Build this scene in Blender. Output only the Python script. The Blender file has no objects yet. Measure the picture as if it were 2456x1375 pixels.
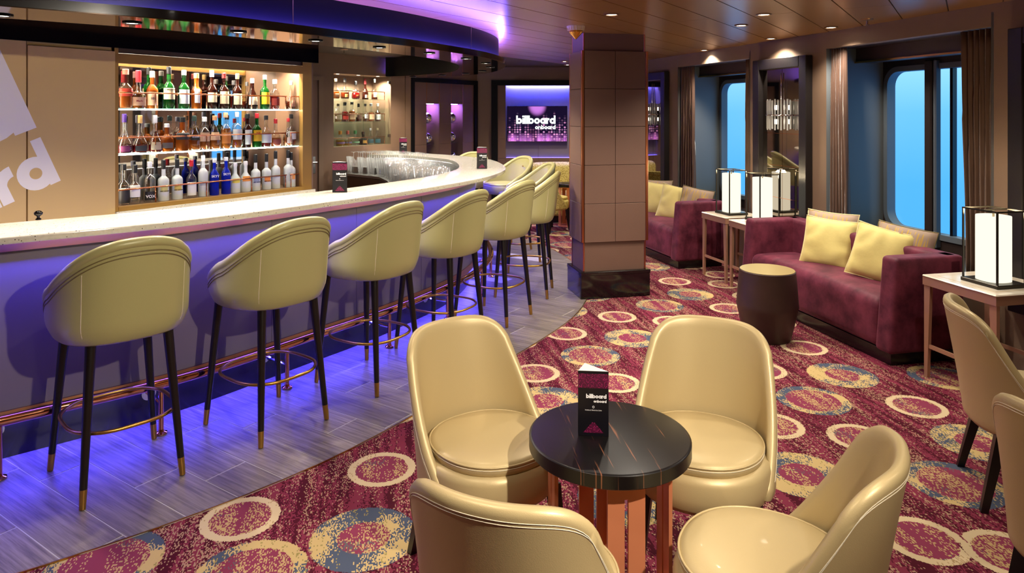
import bpy, math, random
from mathutils import Vector, Matrix
random.seed(7)
PI = math.pi
sc = bpy.context.scene
COL = sc.collection

# ------------------------------------------------------------------ camera
F, HZ, EYE = 1658.0, 270.0, 1.65
cam_d = bpy.data.cameras.new('camera')
cam = bpy.data.objects.new('camera', cam_d)
COL.objects.link(cam)
cam.location = (0, 0, EYE)
cam.rotation_euler = (PI / 2, 0, 0)
cam_d.sensor_width = 36.0
cam_d.lens = F / 2456 * 36.0
cam_d.shift_y = -(687.5 - HZ) / 2456
cam_d.clip_start = 0.05
sc.camera = cam

# ------------------------------------------------------------------ view
sc.view_settings.view_transform = 'Standard'
sc.view_settings.look = 'None'
sc.view_settings.gamma = 1.0
sc.view_settings.use_curve_mapping = False
sc.view_settings.exposure = 0.14
sc.cycles.max_bounces = 10
sc.cycles.diffuse_bounces = 4
sc.cycles.glossy_bounces = 5
sc.cycles.transmission_bounces = 8
sc.cycles.transparent_max_bounces = 24
sc.cycles.caustics_reflective = False
sc.cycles.caustics_refractive = False
sc.cycles.sample_clamp_indirect = 6.0

# ------------------------------------------------------------------ sky outside the ship
world = bpy.data.worlds.new('world')
sc.world = world
world.use_nodes = True
wn = world.node_tree
bg = wn.nodes['Background']
tc = wn.nodes.new('ShaderNodeTexCoord')
sep = wn.nodes.new('ShaderNodeSeparateXYZ')
ramp = wn.nodes.new('ShaderNodeValToRGB')
mr = wn.nodes.new('ShaderNodeMapRange')
mr.inputs[1].default_value = -0.45
mr.inputs[2].default_value = 0.45
wn.links.new(tc.outputs['Generated'], sep.inputs[0])
wn.links.new(sep.outputs['Z'], mr.inputs[0])
wn.links.new(mr.outputs[0], ramp.inputs[0])
cr = ramp.color_ramp
cr.elements[0].position = 0.0
cr.elements[0].color = (0.06, 0.36, 0.95, 1)
cr.elements[1].position = 1.0
cr.elements[1].color = (0.46, 0.80, 1.0, 1)
for p_, c_ in ((0.40, (0.08, 0.40, 0.95, 1)), (0.50, (0.14, 0.48, 0.95, 1)), (0.57, (0.28, 0.64, 1.0, 1))):
    e_ = cr.elements.new(p_)
    e_.color = c_
wn.links.new(ramp.outputs[0], bg.inputs[0])
bg.inputs[1].default_value = 1.35

SPOT_W = 66.0        # one recessed ceiling spotlight
SPOT_COL = (1.0, 0.89, 0.74)
LED_BLUE = (0.06, 0.045, 1.0)

# ------------------------------------------------------------------ helpers
def lin(r, g, b):
    def f(c):
        c /= 255.0
        return c / 12.92 if c <= 0.04045 else ((c + 0.055) / 1.055) ** 2.4
    return (f(r), f(g), f(b), 1.0)

def px(x, y, z=0.0):
    """point on the horizontal plane at height z seen in direction (x, y)"""
    Y = F * (EYE - z) / (y - HZ)
    return Vector(((x - 1228.0) * Y / F, Y, z))

class MB:
    def __init__(self):
        self.v, self.f = [], []
    def add(self, vs, fs):
        n = len(self.v)
        self.v.extend([tuple(p) for p in vs])
        self.f.extend([tuple(i + n for i in f) for f in fs])
        return self
    def box(self, c, s, M=None):
        x, y, z = s[0] / 2, s[1] / 2, s[2] / 2
        vs = [Vector((c[0] + sx * x, c[1] + sy * y, c[2] + sz * z)) for sz in (-1, 1) for sy in (-1, 1) for sx in (-1, 1)]
        if M is not None:
            vs = [M @ p for p in vs]
        return self.add(vs, [(0, 2, 3, 1), (4, 5, 7, 6), (0, 1, 5, 4), (2, 6, 7, 3), (0, 4, 6, 2), (1, 3, 7, 5)])
    def bbox(self, x0, x1, y0, y1, z0, z1):
        return self.box(((x0 + x1) / 2, (y0 + y1) / 2, (z0 + z1) / 2), (abs(x1 - x0), abs(y1 - y0), abs(z1 - z0)))
    def rbox(self, x0, x1, y0, y1, z0, z1, b=0.006):
        """box with chamfered edges"""
        X, Y, Z = (x0, x1), (y0, y1), (z0, z1)
        vs, idx = [], {}
        for i in (0, 1):
            for j in (0, 1):
                for k in (0, 1):
                    sx, sy, sz = (1 - 2 * i), (1 - 2 * j), (1 - 2 * k)
                    for a, off in enumerate(((0, sy * b, sz * b), (sx * b, 0, sz * b), (sx * b, sy * b, 0))):
                        idx[(i, j, k, a)] = len(vs)
                        vs.append((X[i] + off[0], Y[j] + off[1], Z[k] + off[2]))
        fs = []
        for i in (0, 1):
            fs.append([idx[(i, 0, 0, 0)], idx[(i, 1, 0, 0)], idx[(i, 1, 1, 0)], idx[(i, 0, 1, 0)]][:: (-1 if i == 0 else 1)])
            fs.append([idx[(0, i, 0, 1)], idx[(1, i, 0, 1)], idx[(1, i, 1, 1)], idx[(0, i, 1, 1)]][:: (1 if i == 0 else -1)])
            fs.append([idx[(0, 0, i, 2)], idx[(1, 0, i, 2)], idx[(1, 1, i, 2)], idx[(0, 1, i, 2)]][:: (-1 if i == 0 else 1)])
        for a in (0, 1):
            for c in (0, 1):
                fs.append([idx[(a, c, 0, 0)], idx[(a, c, 1, 0)], idx[(a, c, 1, 1)], idx[(a, c, 0, 1)]])
                fs.append([idx[(a, 0, c, 0)], idx[(a, 1, c, 0)], idx[(a, 1, c, 2)], idx[(a, 0, c, 2)]])
                fs.append([idx[(0, a, c, 1)], idx[(1, a, c, 1)], idx[(1, a, c, 2)], idx[(0, a, c, 2)]])
        for i in (0, 1):
            for j in (0, 1):
                for k in (0, 1):
                    fs.append([idx[(i, j, k, 0)], idx[(i, j, k, 1)], idx[(i, j, k, 2)]])
        return self.add(vs, fs)
    def tube(self, pts, r, seg=8, closed=False, caps=True):
        pts = [Vector(p) for p in pts]
        n = len(pts)
        rr = r if isinstance(r, (list, tuple)) else [r] * n
        vs, fs = [], []
        up = Vector((0, 0, 1))
        for i, p in enumerate(pts):
            if closed:
                t = pts[(i + 1) % n] - pts[i - 1]
            else:
                t = pts[min(i + 1, n - 1)] - pts[max(i - 1, 0)]
            t.normalize()
            a = up if abs(t.dot(up)) < 0.95 else Vector((1, 0, 0))
            u = t.cross(a).normalized()
            w = u.cross(t).normalized()
            for k in range(seg):
                an = 2 * PI * k / seg
                vs.append(p + (u * math.cos(an) + w * math.sin(an)) * rr[i])
        m = n if closed else n - 1
        for i in range(m):
            j = (i + 1) % n
            for k in range(seg):
                l = (k + 1) % seg
                fs.append((i * seg + k, i * seg + l, j * seg + l, j * seg + k))
        if caps and not closed:
            fs.append(tuple(range(seg)))
            fs.append(tuple((n - 1) * seg + k for k in range(seg))[::-1])
        return self.add(vs, fs)
    def lathe(self, prof, seg=24, c=(0, 0, 0), p=2.0, cap=True, sx=1.0, sy=1.0):
        """prof: list of (r, z); p > 2 squares the section"""
        vs, fs = [], []
        for r, z in prof:
            for k in range(seg):
                a = 2 * PI * (k + 0.5) / seg
                ca, sa = math.cos(a), math.sin(a)
                m = (abs(ca) ** p + abs(sa) ** p) ** (-1.0 / p)
                vs.append((c[0] + r * m * ca * sx, c[1] + r * m * sa * sy, c[2] + z))
        for i in range(len(prof) - 1):
            for k in range(seg):
                l = (k + 1) % seg
                fs.append((i * seg + k, i * seg + l, (i + 1) * seg + l, (i + 1) * seg + k))
        if cap:
            fs.append(tuple(range(seg))[::-1])
            fs.append(tuple((len(prof) - 1) * seg + k for k in range(seg)))
        return self.add(vs, fs)
    def prism(self, poly, z0, z1, top=True, bottom=True):
        n = len(poly)
        vs = [(p[0], p[1], z0) for p in poly] + [(p[0], p[1], z1) for p in poly]
        fs = [(i, (i + 1) % n, n + (i + 1) % n, n + i) for i in range(n)]
        if top:
            fs.append(tuple(range(n, 2 * n)))
        if bottom:
            fs.append(tuple(range(n))[::-1])
        return self.add(vs, fs)
    def strip(self, A, B, za0, zb0=None, flip=False):
        """ribbon between two polylines of equal length at heights za0 / zb0"""
        n = len(A)
        zb0 = za0 if zb0 is None else zb0
        vs = [(p[0], p[1], za0) for p in A] + [(p[0], p[1], zb0) for p in B]
        fs = []
        for i in range(n - 1):
            q = (i, i + 1, n + i + 1, n + i)
            fs.append(q[::-1] if flip else q)
        return self.add(vs, fs)
    def ribbon_solid(self, A, B, z0, z1):
        """closed solid between two polylines"""
        poly_n = len(A)
        vs = []
        for (P_, z) in ((A, z0), (B, z0), (B, z1), (A, z1)):
            vs += [(p[0], p[1], z) for p in P_]
        n = poly_n
        fs = []
        for i in range(n - 1):
            for r in range(4):
                q = (r + 1) % 4
                fs.append((r * n + i, q * n + i, q * n + i + 1, r * n + i + 1))
        fs.append((0, 3 * n, 2 * n, n))
        fs.append((n - 1, 2 * n - 1, 3 * n - 1, 4 * n - 1))
        return self.add(vs, fs)
    def obj(self, name, mat, parent=None, smooth=False, loc=None, rz=0.0, auto=None):
        me = bpy.data.meshes.new(name)
        me.from_pydata(self.v, [], self.f)
        me.update()
        if mat is not None:
            me.materials.append(mat)
        o = bpy.data.objects.new(name, me)
        COL.objects.link(o)
        if parent is not None:
            o.parent = parent
        if loc is not None:
            o.location = loc
        o.rotation_euler = (0, 0, rz)
        fix_normals(me)
        if smooth or auto:
            if auto:
                smooth_by_angle(me, auto)
            else:
                me.shade_smooth()
        return o

import bmesh
def fix_normals(me):
    bm = bmesh.new()
    bm.from_mesh(me)
    bmesh.ops.recalc_face_normals(bm, faces=bm.faces)
    bm.to_mesh(me)
    bm.free()

def smooth_by_angle(me, deg):
    me.shade_smooth()
    bm = bmesh.new()
    bm.from_mesh(me)
    lim = math.radians(deg)
    for e in bm.edges:
        if len(e.link_faces) == 2 and e.calc_face_angle(0) > lim:
            e.smooth = False
    bm.to_mesh(me)
    bm.free()

def tag(o, label=None, cat=None, group=None, kind=None):
    if label: o['label'] = label
    if cat: o['category'] = cat
    if group: o['group'] = group
    if kind: o['kind'] = kind
    return o

def thing(name, label, cat, loc=(0, 0, 0), rz=0.0, group=None, kind=None):
    o = bpy.data.objects.new(name, None)
    o.empty_display_size = 0.1
    COL.objects.link(o)
    o.location = loc
    o.rotation_euler = (0, 0, rz)
    return tag(o, label, cat, group, kind)

KIDS = {}
def dup(root, loc, rz, label, group=None):
    def cp(o, par):
        c = o.copy()
        COL.objects.link(c)
        c.parent = par
        for ch in o.children:
            cp(ch, c)
        return c
    r = cp(root, None)
    r.location = loc
    r.rotation_euler = (0, 0, rz)
    r['label'] = label
    if group: r['group'] = group
    return r

# ------------------------------------------------------------------ materials
MATS = {}
def mat(name, col, rough=0.5, metal=0.0, spec=0.5, emit=None, estr=0.0, coat=0.0, trans=0.0, sheen=0.0, ior=None, bump=None, var=None, aniso=None):
    """principled material; bump=(scale, strength), var=(scale, amount) break up the surface"""
    if name in MATS:
        return MATS[name]
    m = bpy.data.materials.new(name)
    m.use_nodes = True
    nt = m.node_tree
    b = nt.nodes['Principled BSDF']
    b.inputs['Base Color'].default_value = col
    b.inputs['Roughness'].default_value = rough
    b.inputs['Metallic'].default_value = metal
    b.inputs['Specular IOR Level'].default_value = spec
    b.inputs['Coat Weight'].default_value = coat
    b.inputs['Coat Roughness'].default_value = 0.05
    b.inputs['Transmission Weight'].default_value = trans
    if ior: b.inputs['IOR'].default_value = ior
    if sheen:
        b.inputs['Sheen Weight'].default_value = sheen
        b.inputs['Sheen Roughness'].default_value = 0.35
    if emit:
        b.inputs['Emission Color'].default_value = emit
        b.inputs['Emission Strength'].default_value = estr
    if bump or var:
        t = nt.nodes.new('ShaderNodeTexCoord')
        if bump:
            n = nt.nodes.new('ShaderNodeTexNoise')
            n.inputs['Scale'].default_value = bump[0]
            n.inputs['Detail'].default_value = 3
            bp = nt.nodes.new('ShaderNodeBump')
            bp.inputs['Strength'].default_value = bump[1]
            bp.inputs['Distance'].default_value = 0.004
            nt.links.new(t.outputs['Object'], n.inputs['Vector'])
            nt.links.new(n.outputs['Fac'], bp.inputs['Height'])
            nt.links.new(bp.outputs['Normal'], b.inputs['Normal'])
        if var:
            n2 = nt.nodes.new('ShaderNodeTexNoise')
            n2.inputs['Scale'].default_value = var[0]
            n2.inputs['Detail'].default_value = 4
            mx = nt.nodes.new('ShaderNodeMix')
            mx.data_type = 'RGBA'
            mx.blend_type = 'MULTIPLY'
            mx.inputs['Factor'].default_value = 1.0
            rp = nt.nodes.new('ShaderNodeMapRange')
            rp.inputs[1].default_value = 0.3
            rp.inputs[2].default_value = 0.7
            rp.inputs[3].default_value = 1.0 - var[1]
            rp.inputs[4].default_value = 1.0 + var[1]
            nt.links.new(t.outputs['Object'], n2.inputs['Vector'])
            nt.links.new(n2.outputs['Fac'], rp.inputs[0])
            nt.links.new(rp.outputs[0], mx.inputs['B'])
            mx.inputs['A'].default_value = col
            nt.links.new(mx.outputs['Result'], b.inputs['Base Color'])
    MATS[name] = m
    return m

def mat_emit(name, col, s):
    if name in MATS: return MATS[name]
    m = bpy.data.materials.new(name)
    m.use_nodes = True
    nt = m.node_tree
    nt.nodes.clear()
    e = nt.nodes.new('ShaderNodeEmission')
    e.inputs[0].default_value = (*col[:3], 1)
    e.inputs[1].default_value = s
    o = nt.nodes.new('ShaderNodeOutputMaterial')
    nt.links.new(e.outputs[0], o.inputs[0])
    MATS[name] = m
    return m

def mat_thin_glass(name, col=(1, 1, 1, 1), refl=0.08, rough=0.02, edge=0.35):
    """thin-walled glass: tinted see-through plus a mirror-like gloss that grows at the edges"""
    if name in MATS: return MATS[name]
    m = bpy.data.materials.new(name)
    m.use_nodes = True
    nt = m.node_tree
    nt.nodes.clear()
    t = nt.nodes.new('ShaderNodeBsdfTransparent')
    t.inputs[0].default_value = col
    g = nt.nodes.new('ShaderNodeBsdfGlossy')
    g.inputs['Roughness'].default_value = rough
    lw = nt.nodes.new('ShaderNodeLayerWeight')
    lw.inputs[0].default_value = 0.45
    mr_ = nt.nodes.new('ShaderNodeMapRange')
    mr_.inputs[3].default_value = refl
    mr_.inputs[4].default_value = edge + refl
    mx = nt.nodes.new('ShaderNodeMixShader')
    o = nt.nodes.new('ShaderNodeOutputMaterial')
    nt.links.new(lw.outputs['Facing'], mr_.inputs[0])
    nt.links.new(mr_.outputs[0], mx.inputs[0])
    nt.links.new(t.outputs[0], mx.inputs[1])
    nt.links.new(g.outputs[0], mx.inputs[2])
    nt.links.new(mx.outputs[0], o.inputs[0])
    MATS[name] = m
    return m

def mat_glassware(name):
    if name in MATS: return MATS[name]
    m = bpy.data.materials.new(name)
    m.use_nodes = True
    nt = m.node_tree
    nt.nodes.clear()
    t = nt.nodes.new('ShaderNodeBsdfTransparent')
    d = nt.nodes.new('ShaderNodeBsdfTranslucent')
    d.inputs[0].default_value = (.95, .97, 1, 1)
    g = nt.nodes.new('ShaderNodeBsdfGlossy')
    g.inputs['Roughness'].default_value = .03
    lw = nt.nodes.new('ShaderNodeLayerWeight')
    lw.inputs[0].default_value = .4
    m1 = nt.nodes.new('ShaderNodeMixShader')
    m1.inputs[0].default_value = .16
    m2 = nt.nodes.new('ShaderNodeMixShader')
    mr_ = nt.nodes.new('ShaderNodeMapRange')
    mr_.inputs[3].default_value = .10
    mr_.inputs[4].default_value = .50
    o = nt.nodes.new('ShaderNodeOutputMaterial')
    L = nt.links
    L.new(t.outputs[0], m1.inputs[1]); L.new(d.outputs[0], m1.inputs[2])
    L.new(lw.outputs['Facing'], mr_.inputs[0]); L.new(mr_.outputs[0], m2.inputs[0])
    L.new(m1.outputs[0], m2.inputs[1]); L.new(g.outputs[0], m2.inputs[2])
    L.new(m2.outputs[0], o.inputs[0])
    MATS[name] = m
    return m

def nodes(m):
    return m.node_tree, m.node_tree.nodes['Principled BSDF']

def N(nt, typ, **kw):
    n = nt.nodes.new(typ)
    for k, v in kw.items():
        setattr(n, k, v)
    return n

def math_node(nt, op, a, b=None, clamp=False):
    n = nt.nodes.new('ShaderNodeMath')
    n.operation = op
    n.use_clamp = clamp
    for i, q in enumerate((a, b)):
        if q is None: continue
        if isinstance(q, (int, float)): n.inputs[i].default_value = q
        else: nt.links.new(q, n.inputs[i])
    return n.outputs[0]

def mixc(nt, fac, a, b):
    n = nt.nodes.new('ShaderNodeMix')
    n.data_type = 'RGBA'
    if isinstance(fac, (int, float)): n.inputs['Factor'].default_value = fac
    else: nt.links.new(fac, n.inputs['Factor'])
    for k, q in (('A', a), ('B', b)):
        if isinstance(q, tuple): n.inputs[k].default_value = q
        else: nt.links.new(q, n.inputs[k])
    return n.outputs['Result']

# ---- geometry utilities
def clip_poly(poly, conv):
    """Sutherland-Hodgman against a convex counter-clockwise polygon"""
    out = [Vector((p[0], p[1])) for p in poly]
    n = len(conv)
    for i in range(n):
        a, b = Vector(conv[i][:2]), Vector(conv[(i + 1) % n][:2])
        e = b - a
        src, out = out, []
        for j in range(len(src)):
            p, q = src[j], src[(j + 1) % len(src)]
            dp = e.x * (p.y - a.y) - e.y * (p.x - a.x)
            dq = e.x * (q.y - a.y) - e.y * (q.x - a.x)
            if dp >= 0: out.append(p)
            if (dp >= 0) != (dq >= 0):
                t = dp / (dp - dq)
                out.append(p + (q - p) * t)
        if len(out) < 3: return []
    return out

def area2(poly):
    s = 0
    for i in range(len(poly)):
        p, q = poly[i], poly[(i + 1) % len(poly)]
        s += p[0] * q[1] - p[1] * q[0]
    return s / 2

def catmull(pts, per=12):
    P = [Vector(p) for p in pts]
    P = [P[0] * 2 - P[1]] + P + [P[-1] * 2 - P[-2]]
    out = []
    for i in range(1, len(P) - 2):
        for k in range(per):
            t = k / per
            a, b, c, d = P[i - 1], P[i], P[i + 1], P[i + 2]
            out.append(0.5 * ((2 * b) + (c - a) * t + (2 * a - 5 * b + 4 * c - d) * t * t + (3 * b - a - 3 * c + d) * t ** 3))
    out.append(P[-2])
    return out

def resample(pts, n):
    L = [0]
    for i in range(1, len(pts)):
        L.append(L[-1] + (pts[i] - pts[i - 1]).length)
    out, j = [], 0
    for k in range(n):
        s = L[-1] * k / (n - 1)
        while j < len(pts) - 2 and L[j + 1] < s: j += 1
        t = (s - L[j]) / max(L[j + 1] - L[j], 1e-9)
        out.append(pts[j].lerp(pts[j + 1], min(max(t, 0), 1)))
    return out

def smooth_line(pts, it=30):
    p = [q.copy() for q in pts]
    for _ in range(it):
        q = [a.copy() for a in p]
        for i in range(1, len(p) - 1):
            q[i] = p[i] * 0.5 + (p[i - 1] + p[i + 1]) * 0.25
        p = q
    return p

def offset_line(pts, d):
    """shift a 2-D polyline to its left by d"""
    out = []
    for i, p in enumerate(pts):
        t = pts[min(i + 1, len(pts) - 1)] - pts[max(i - 1, 0)]
        t = Vector((t.x, t.y)).normalized()
        out.append(Vector((p.x - t.y * d, p.y + t.x * d)))
    return out

def shell_mesh(S, nu, nv, th, rim=4):
    """thick curved sheet: S(u, v) with u, v in 0..1; every border is rounded"""
    M_ = [[Vector(S(i / nu, j / nv)) for j in range(nv + 1)] for i in range(nu + 1)]
    e = 1e-3
    def nrm(i, j):
        u, v = i / nu, j / nv
        u0, u1 = max(u - e, 0), min(u + e, 1)
        v0, v1 = max(v - e, 0), min(v + e, 1)
        du = Vector(S(u1, v)) - Vector(S(u0, v))
        dv = Vector(S(u, v1)) - Vector(S(u, v0))
        n = du.cross(dv)
        return n.normalized() if n.length > 1e-12 else Vector((0, 0, 1))
    Nn = [[nrm(i, j) for j in range(nv + 1)] for i in range(nu + 1)]
    mb = MB()
    h = th / 2
    out = [M_[i][j] + Nn[i][j] * h for i in range(nu + 1) for j in range(nv + 1)]
    inn = [M_[i][j] - Nn[i][j] * h for i in range(nu + 1) for j in range(nv + 1)]
    W = nv + 1
    fs = []
    for i in range(nu):
        for j in range(nv):
            a, b, c, d = i * W + j, (i + 1) * W + j, (i + 1) * W + j + 1, i * W + j + 1
            fs.append((a, b, c, d))
            fs.append(tuple(x + len(out) for x in (d, c, b, a)))
    vs = out + inn
    no = len(out)
    loop = [(i, 0) for i in range(nu)] + [(nu, j) for j in range(nv)] + [(i, nv) for i in range(nu, 0, -1)] + [(0, j) for j in range(nv, 0, -1)]
    m = len(loop)
    rings = []
    for k in range(m):
        i, j = loop[k]
        a, b = loop[k - 1], loop[(k + 1) % m]
        t = (M_[b[0]][b[1]] - M_[a[0]][a[1]])
        t.normalize()
        n = Nn[i][j]
        o = t.cross(n).normalized()
        ids = [i * W + j]
        for q in range(1, rim):
            an = PI * q / rim
            vs.append(M_[i][j] + n * (h * math.cos(an)) + o * (h * math.sin(an)))
            ids.append(len(vs) - 1)
        ids.append(no + i * W + j)
        rings.append(ids)
    for k in range(m):
        r0, r1 = rings[k], rings[(k + 1) % m]
        for q in range(rim):
            fs.append((r0[q], r0[q + 1], r1[q + 1], r1[q]))
    return mb.add(vs, fs)

# ---- lettering
def word(text, h=1.0):
    """fat round lettering in the XY plane; h is the x-height; returns MB and width"""
    mb = MB()
    st, gap, ri = 0.30, 0.035, 0.17
    x = 0.0
    def rect(x0, x1, y0, y1):
        mb.add([(x0 * h, y0 * h, .0003), (x1 * h, y0 * h, .0003), (x1 * h, y1 * h, .0003), (x0 * h, y1 * h, .0003)], [(0, 1, 2, 3)])
    def ring(cx, cy, ro, rin, a0=0, a1=360, n=28):
        vs, fs = [], []
        for k in range(n + 1):
            a = math.radians(a0 + (a1 - a0) * k / n)
            vs += [((cx + ro * math.cos(a)) * h, (cy + ro * math.sin(a)) * h, 0), ((cx + rin * math.cos(a)) * h, (cy + rin * math.sin(a)) * h, 0)]
        for k in range(n):
            fs.append((2 * k + 1, 2 * k, 2 * k + 2, 2 * k + 3))
        mb.add(vs, fs)
    for ch in text:
        if ch == 'b':
            rect(x, x + st, 0, 1.45); ring(x + 0.52, 0.5, 0.5, ri); w = 1.02
        elif ch == 'd':
            ring(x + 0.5, 0.5, 0.5, ri); rect(x + 1.02 - st, x + 1.02, 0, 1.45); w = 1.02
        elif ch == 'a':
            ring(x + 0.5, 0.5, 0.5, ri); rect(x + 1.02 - st, x + 1.02, 0, 1.0); w = 1.02
        elif ch == 'o':
            ring(x + 0.5, 0.5, 0.5, ri); w = 1.0
        elif ch == 'i':
            rect(x, x + st, 0, 1.0); ring(x + st / 2, 1.28, 0.17, 0.0); w = st
        elif ch == 'l':
            rect(x, x + st, 0, 1.45); w = st
        elif ch == 'n':
            rect(x, x + st, 0, 1.0); ring(x + 0.48, 0.5, 0.48, 0.18, 0, 180); rect(x + 0.66, x + 0.96, 0, 0.5); w = 0.96
        elif ch == 'r':
            rect(x, x + st, 0, 1.0); ring(x + 0.55, 0.42, 0.58, 0.26, 90, 180); w = 0.56
        else:
            w = 0.4
        x += w + gap
    return mb, (x - gap) * h

def font_text(txt, size, m, parent, loc, rot, align='CENTER', name='lettering', bold=0.0):
    cu = bpy.data.curves.new(name, 'FONT')
    cu.body = txt
    cu.size = size
    cu.align_x = align
    cu.align_y = 'CENTER'
    cu.offset = bold
    cu.resolution_u = 3
    cu.materials.append(m)
    tmp = bpy.data.objects.new(name, cu)
    COL.objects.link(tmp)
    bpy.context.view_layer.update()
    me = bpy.data.meshes.new_from_object(tmp.evaluated_get(bpy.context.evaluated_depsgraph_get()))
    bpy.data.objects.remove(tmp)
    o = bpy.data.objects.new(name, me)
    COL.objects.link(o)
    o.parent = parent
    o.location = loc
    o.rotation_euler = rot
    return o
# ================================================================== materials of the place
M = {}
M['taupe'] = mat('wall_fabric_taupe', lin(128, 104, 84), 0.65, bump=(220, 0.25), var=(3, 0.05))
M['panel_brown'] = mat('wall_panel_brown', lin(122, 96, 76), 0.5, bump=(180, 0.15), var=(2, 0.05))
M['tile_taupe'] = mat('clad_tile_taupe', lin(112, 84, 70), 0.55, bump=(260, 0.2), var=(2.5, 0.05))
M['tan_panel'] = mat('tan_satin_panel', lin(210, 178, 116), 0.42, 0.05, var=(1.5, 0.04))
M['gold_frame'] = mat('gold_satin_frame', lin(168, 128, 66), 0.35, 0.35)
M['black_gloss'] = mat('black_gloss', lin(10, 9, 10), 0.12, coat=0.3)
M['black_matt'] = mat('black_matt', lin(8, 8, 9), 0.6, spec=0.2)
M['black_wood'] = mat('black_stained_wood', lin(24, 20, 20), 0.4, bump=(60, 0.2))
M['leg_wood'] = mat('dark_espresso_wood', lin(16, 10, 9), 0.35)
M['copper'] = mat('copper_satin', lin(205, 130, 88), 0.28, 1.0)
M['copper_pol'] = mat('copper_polished', lin(222, 148, 112), 0.10, 1.0)
M['copper_band'] = mat('copper_band', lin(198, 140, 86), 0.3, 0.9)
M['brass'] = mat('brass_satin', lin(196, 150, 74), 0.3, 1.0)
M['steel'] = mat('brushed_steel', lin(180, 180, 178), 0.25, 1.0)
M['chrome'] = mat('chrome', lin(225, 225, 228), 0.05, 1.0)
M['ceiling'] = mat('ceiling_satin_tan', lin(164, 120, 68), 0.28, 0.4, var=(0.8, 0.05))
M['ceil_gap'] = mat('ceiling_gap', lin(70, 50, 30), 0.7)
M['canopy_under'] = mat('canopy_mirror_bronze', lin(150, 128, 112), 0.06, 1.0)
M['canopy_fascia'] = mat('canopy_fascia_navy', lin(3, 3, 8), 0.34, spec=.18)
M['bar_panel'] = mat('bar_panel_lilac_grey', lin(122, 110, 114), 0.42, var=(1.2, 0.03))
M['dark_wood'] = mat('dark_brown_wood', lin(78, 52, 34), 0.4, bump=(40, 0.2))
M['shelf_wood'] = mat('shelf_board_brown', lin(122, 90, 66), 0.5)
M['white_paper'] = mat('white_card', lin(235, 232, 228), 0.6)
M['card_black'] = mat('card_black_print', lin(12, 10, 18), 0.35)
M['decal'] = mat('wall_decal_lilac', lin(244, 238, 228), 0.45)
M['mirror'] = mat('mirror_clear', lin(225, 225, 222), 0.02, 1.0)
M['mirror_dark'] = mat('mirror_bronze', lin(186, 178, 170), 0.03, 1.0)
M['glass'] = mat_thin_glass('clear_glass', (0.97, 0.985, 0.98, 1), 0.10, 0.01, 0.45)
M['window_glass'] = mat_thin_glass('window_glass', (0.95, 0.98, 1, 1), 0.04, 0.02, 0.2)
M['shelf_glass'] = mat_thin_glass('shelf_glass_green', (0.86, 0.97, 0.93, 1), 0.08, 0.02, 0.3)
M['led_blue'] = mat_emit('led_strip_blue', LED_BLUE, 150)
M['led_blue_cove'] = mat_emit('led_strip_blue_cove', (0.14, 0.09, 1.0), 210)
M['led_violet'] = mat_emit('led_violet', (0.33, 0.16, 1.0), 70)
M['led_tv'] = mat_emit('led_strip_tv_blue', (0.08, 0.10, 1.0), 950)
M['led_white'] = mat_emit('led_strip_white', (1.0, 0.90, 0.72), 45)
M['rack_fill'] = mat_emit('rack_fill_white', (1.0, 0.94, 0.86), 14)  # added fill glow for the glass rack, no known fitting
M['shelf_fill'] = mat_emit('shelf_fill_white', (1.0, 0.94, 0.84), 40)  # added fill glow for the lower bottle shelves
M['led_tv_low'] = mat_emit('led_strip_tv_low', (0.14, 0.10, 1.0), 6)
M['edge_glow'] = mat_emit('glass_edge_glow', (0.72, 1.0, 0.92), 1.1)  # brightness of the glass edge put in as emission
M['lens'] = mat_emit('downlight_lens', (1.0, 0.93, 0.82), 14)
M['bezel'] = mat('downlight_bezel', lin(40, 36, 34), 0.3, 0.6)
M['bezel_tan'] = mat('downlight_bezel_tan', lin(150, 112, 68), 0.3, 0.5)
M['curtain'] = mat('curtain_brown_velvet', lin(92, 66, 52), 0.7, sheen=0.3, bump=(40, 0.3), var=(6, 0.15))
M['window_rim'] = mat('window_surround_grey', lin(96, 104, 112), 0.45)
M['window_dark'] = mat('window_dark_brown', lin(44, 32, 28), 0.45)
M['jamb'] = mat('window_reveal_grey', lin(112, 118, 122), 0.6)
M['blind_box'] = mat('blind_box_brown', lin(70, 54, 48), 0.5)
M['grout'] = mat('tile_grout', lin(188, 182, 172), 0.8)
M['base_dark'] = mat('plinth_black', lin(14, 11, 14), 0.25, coat=0.2)

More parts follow.
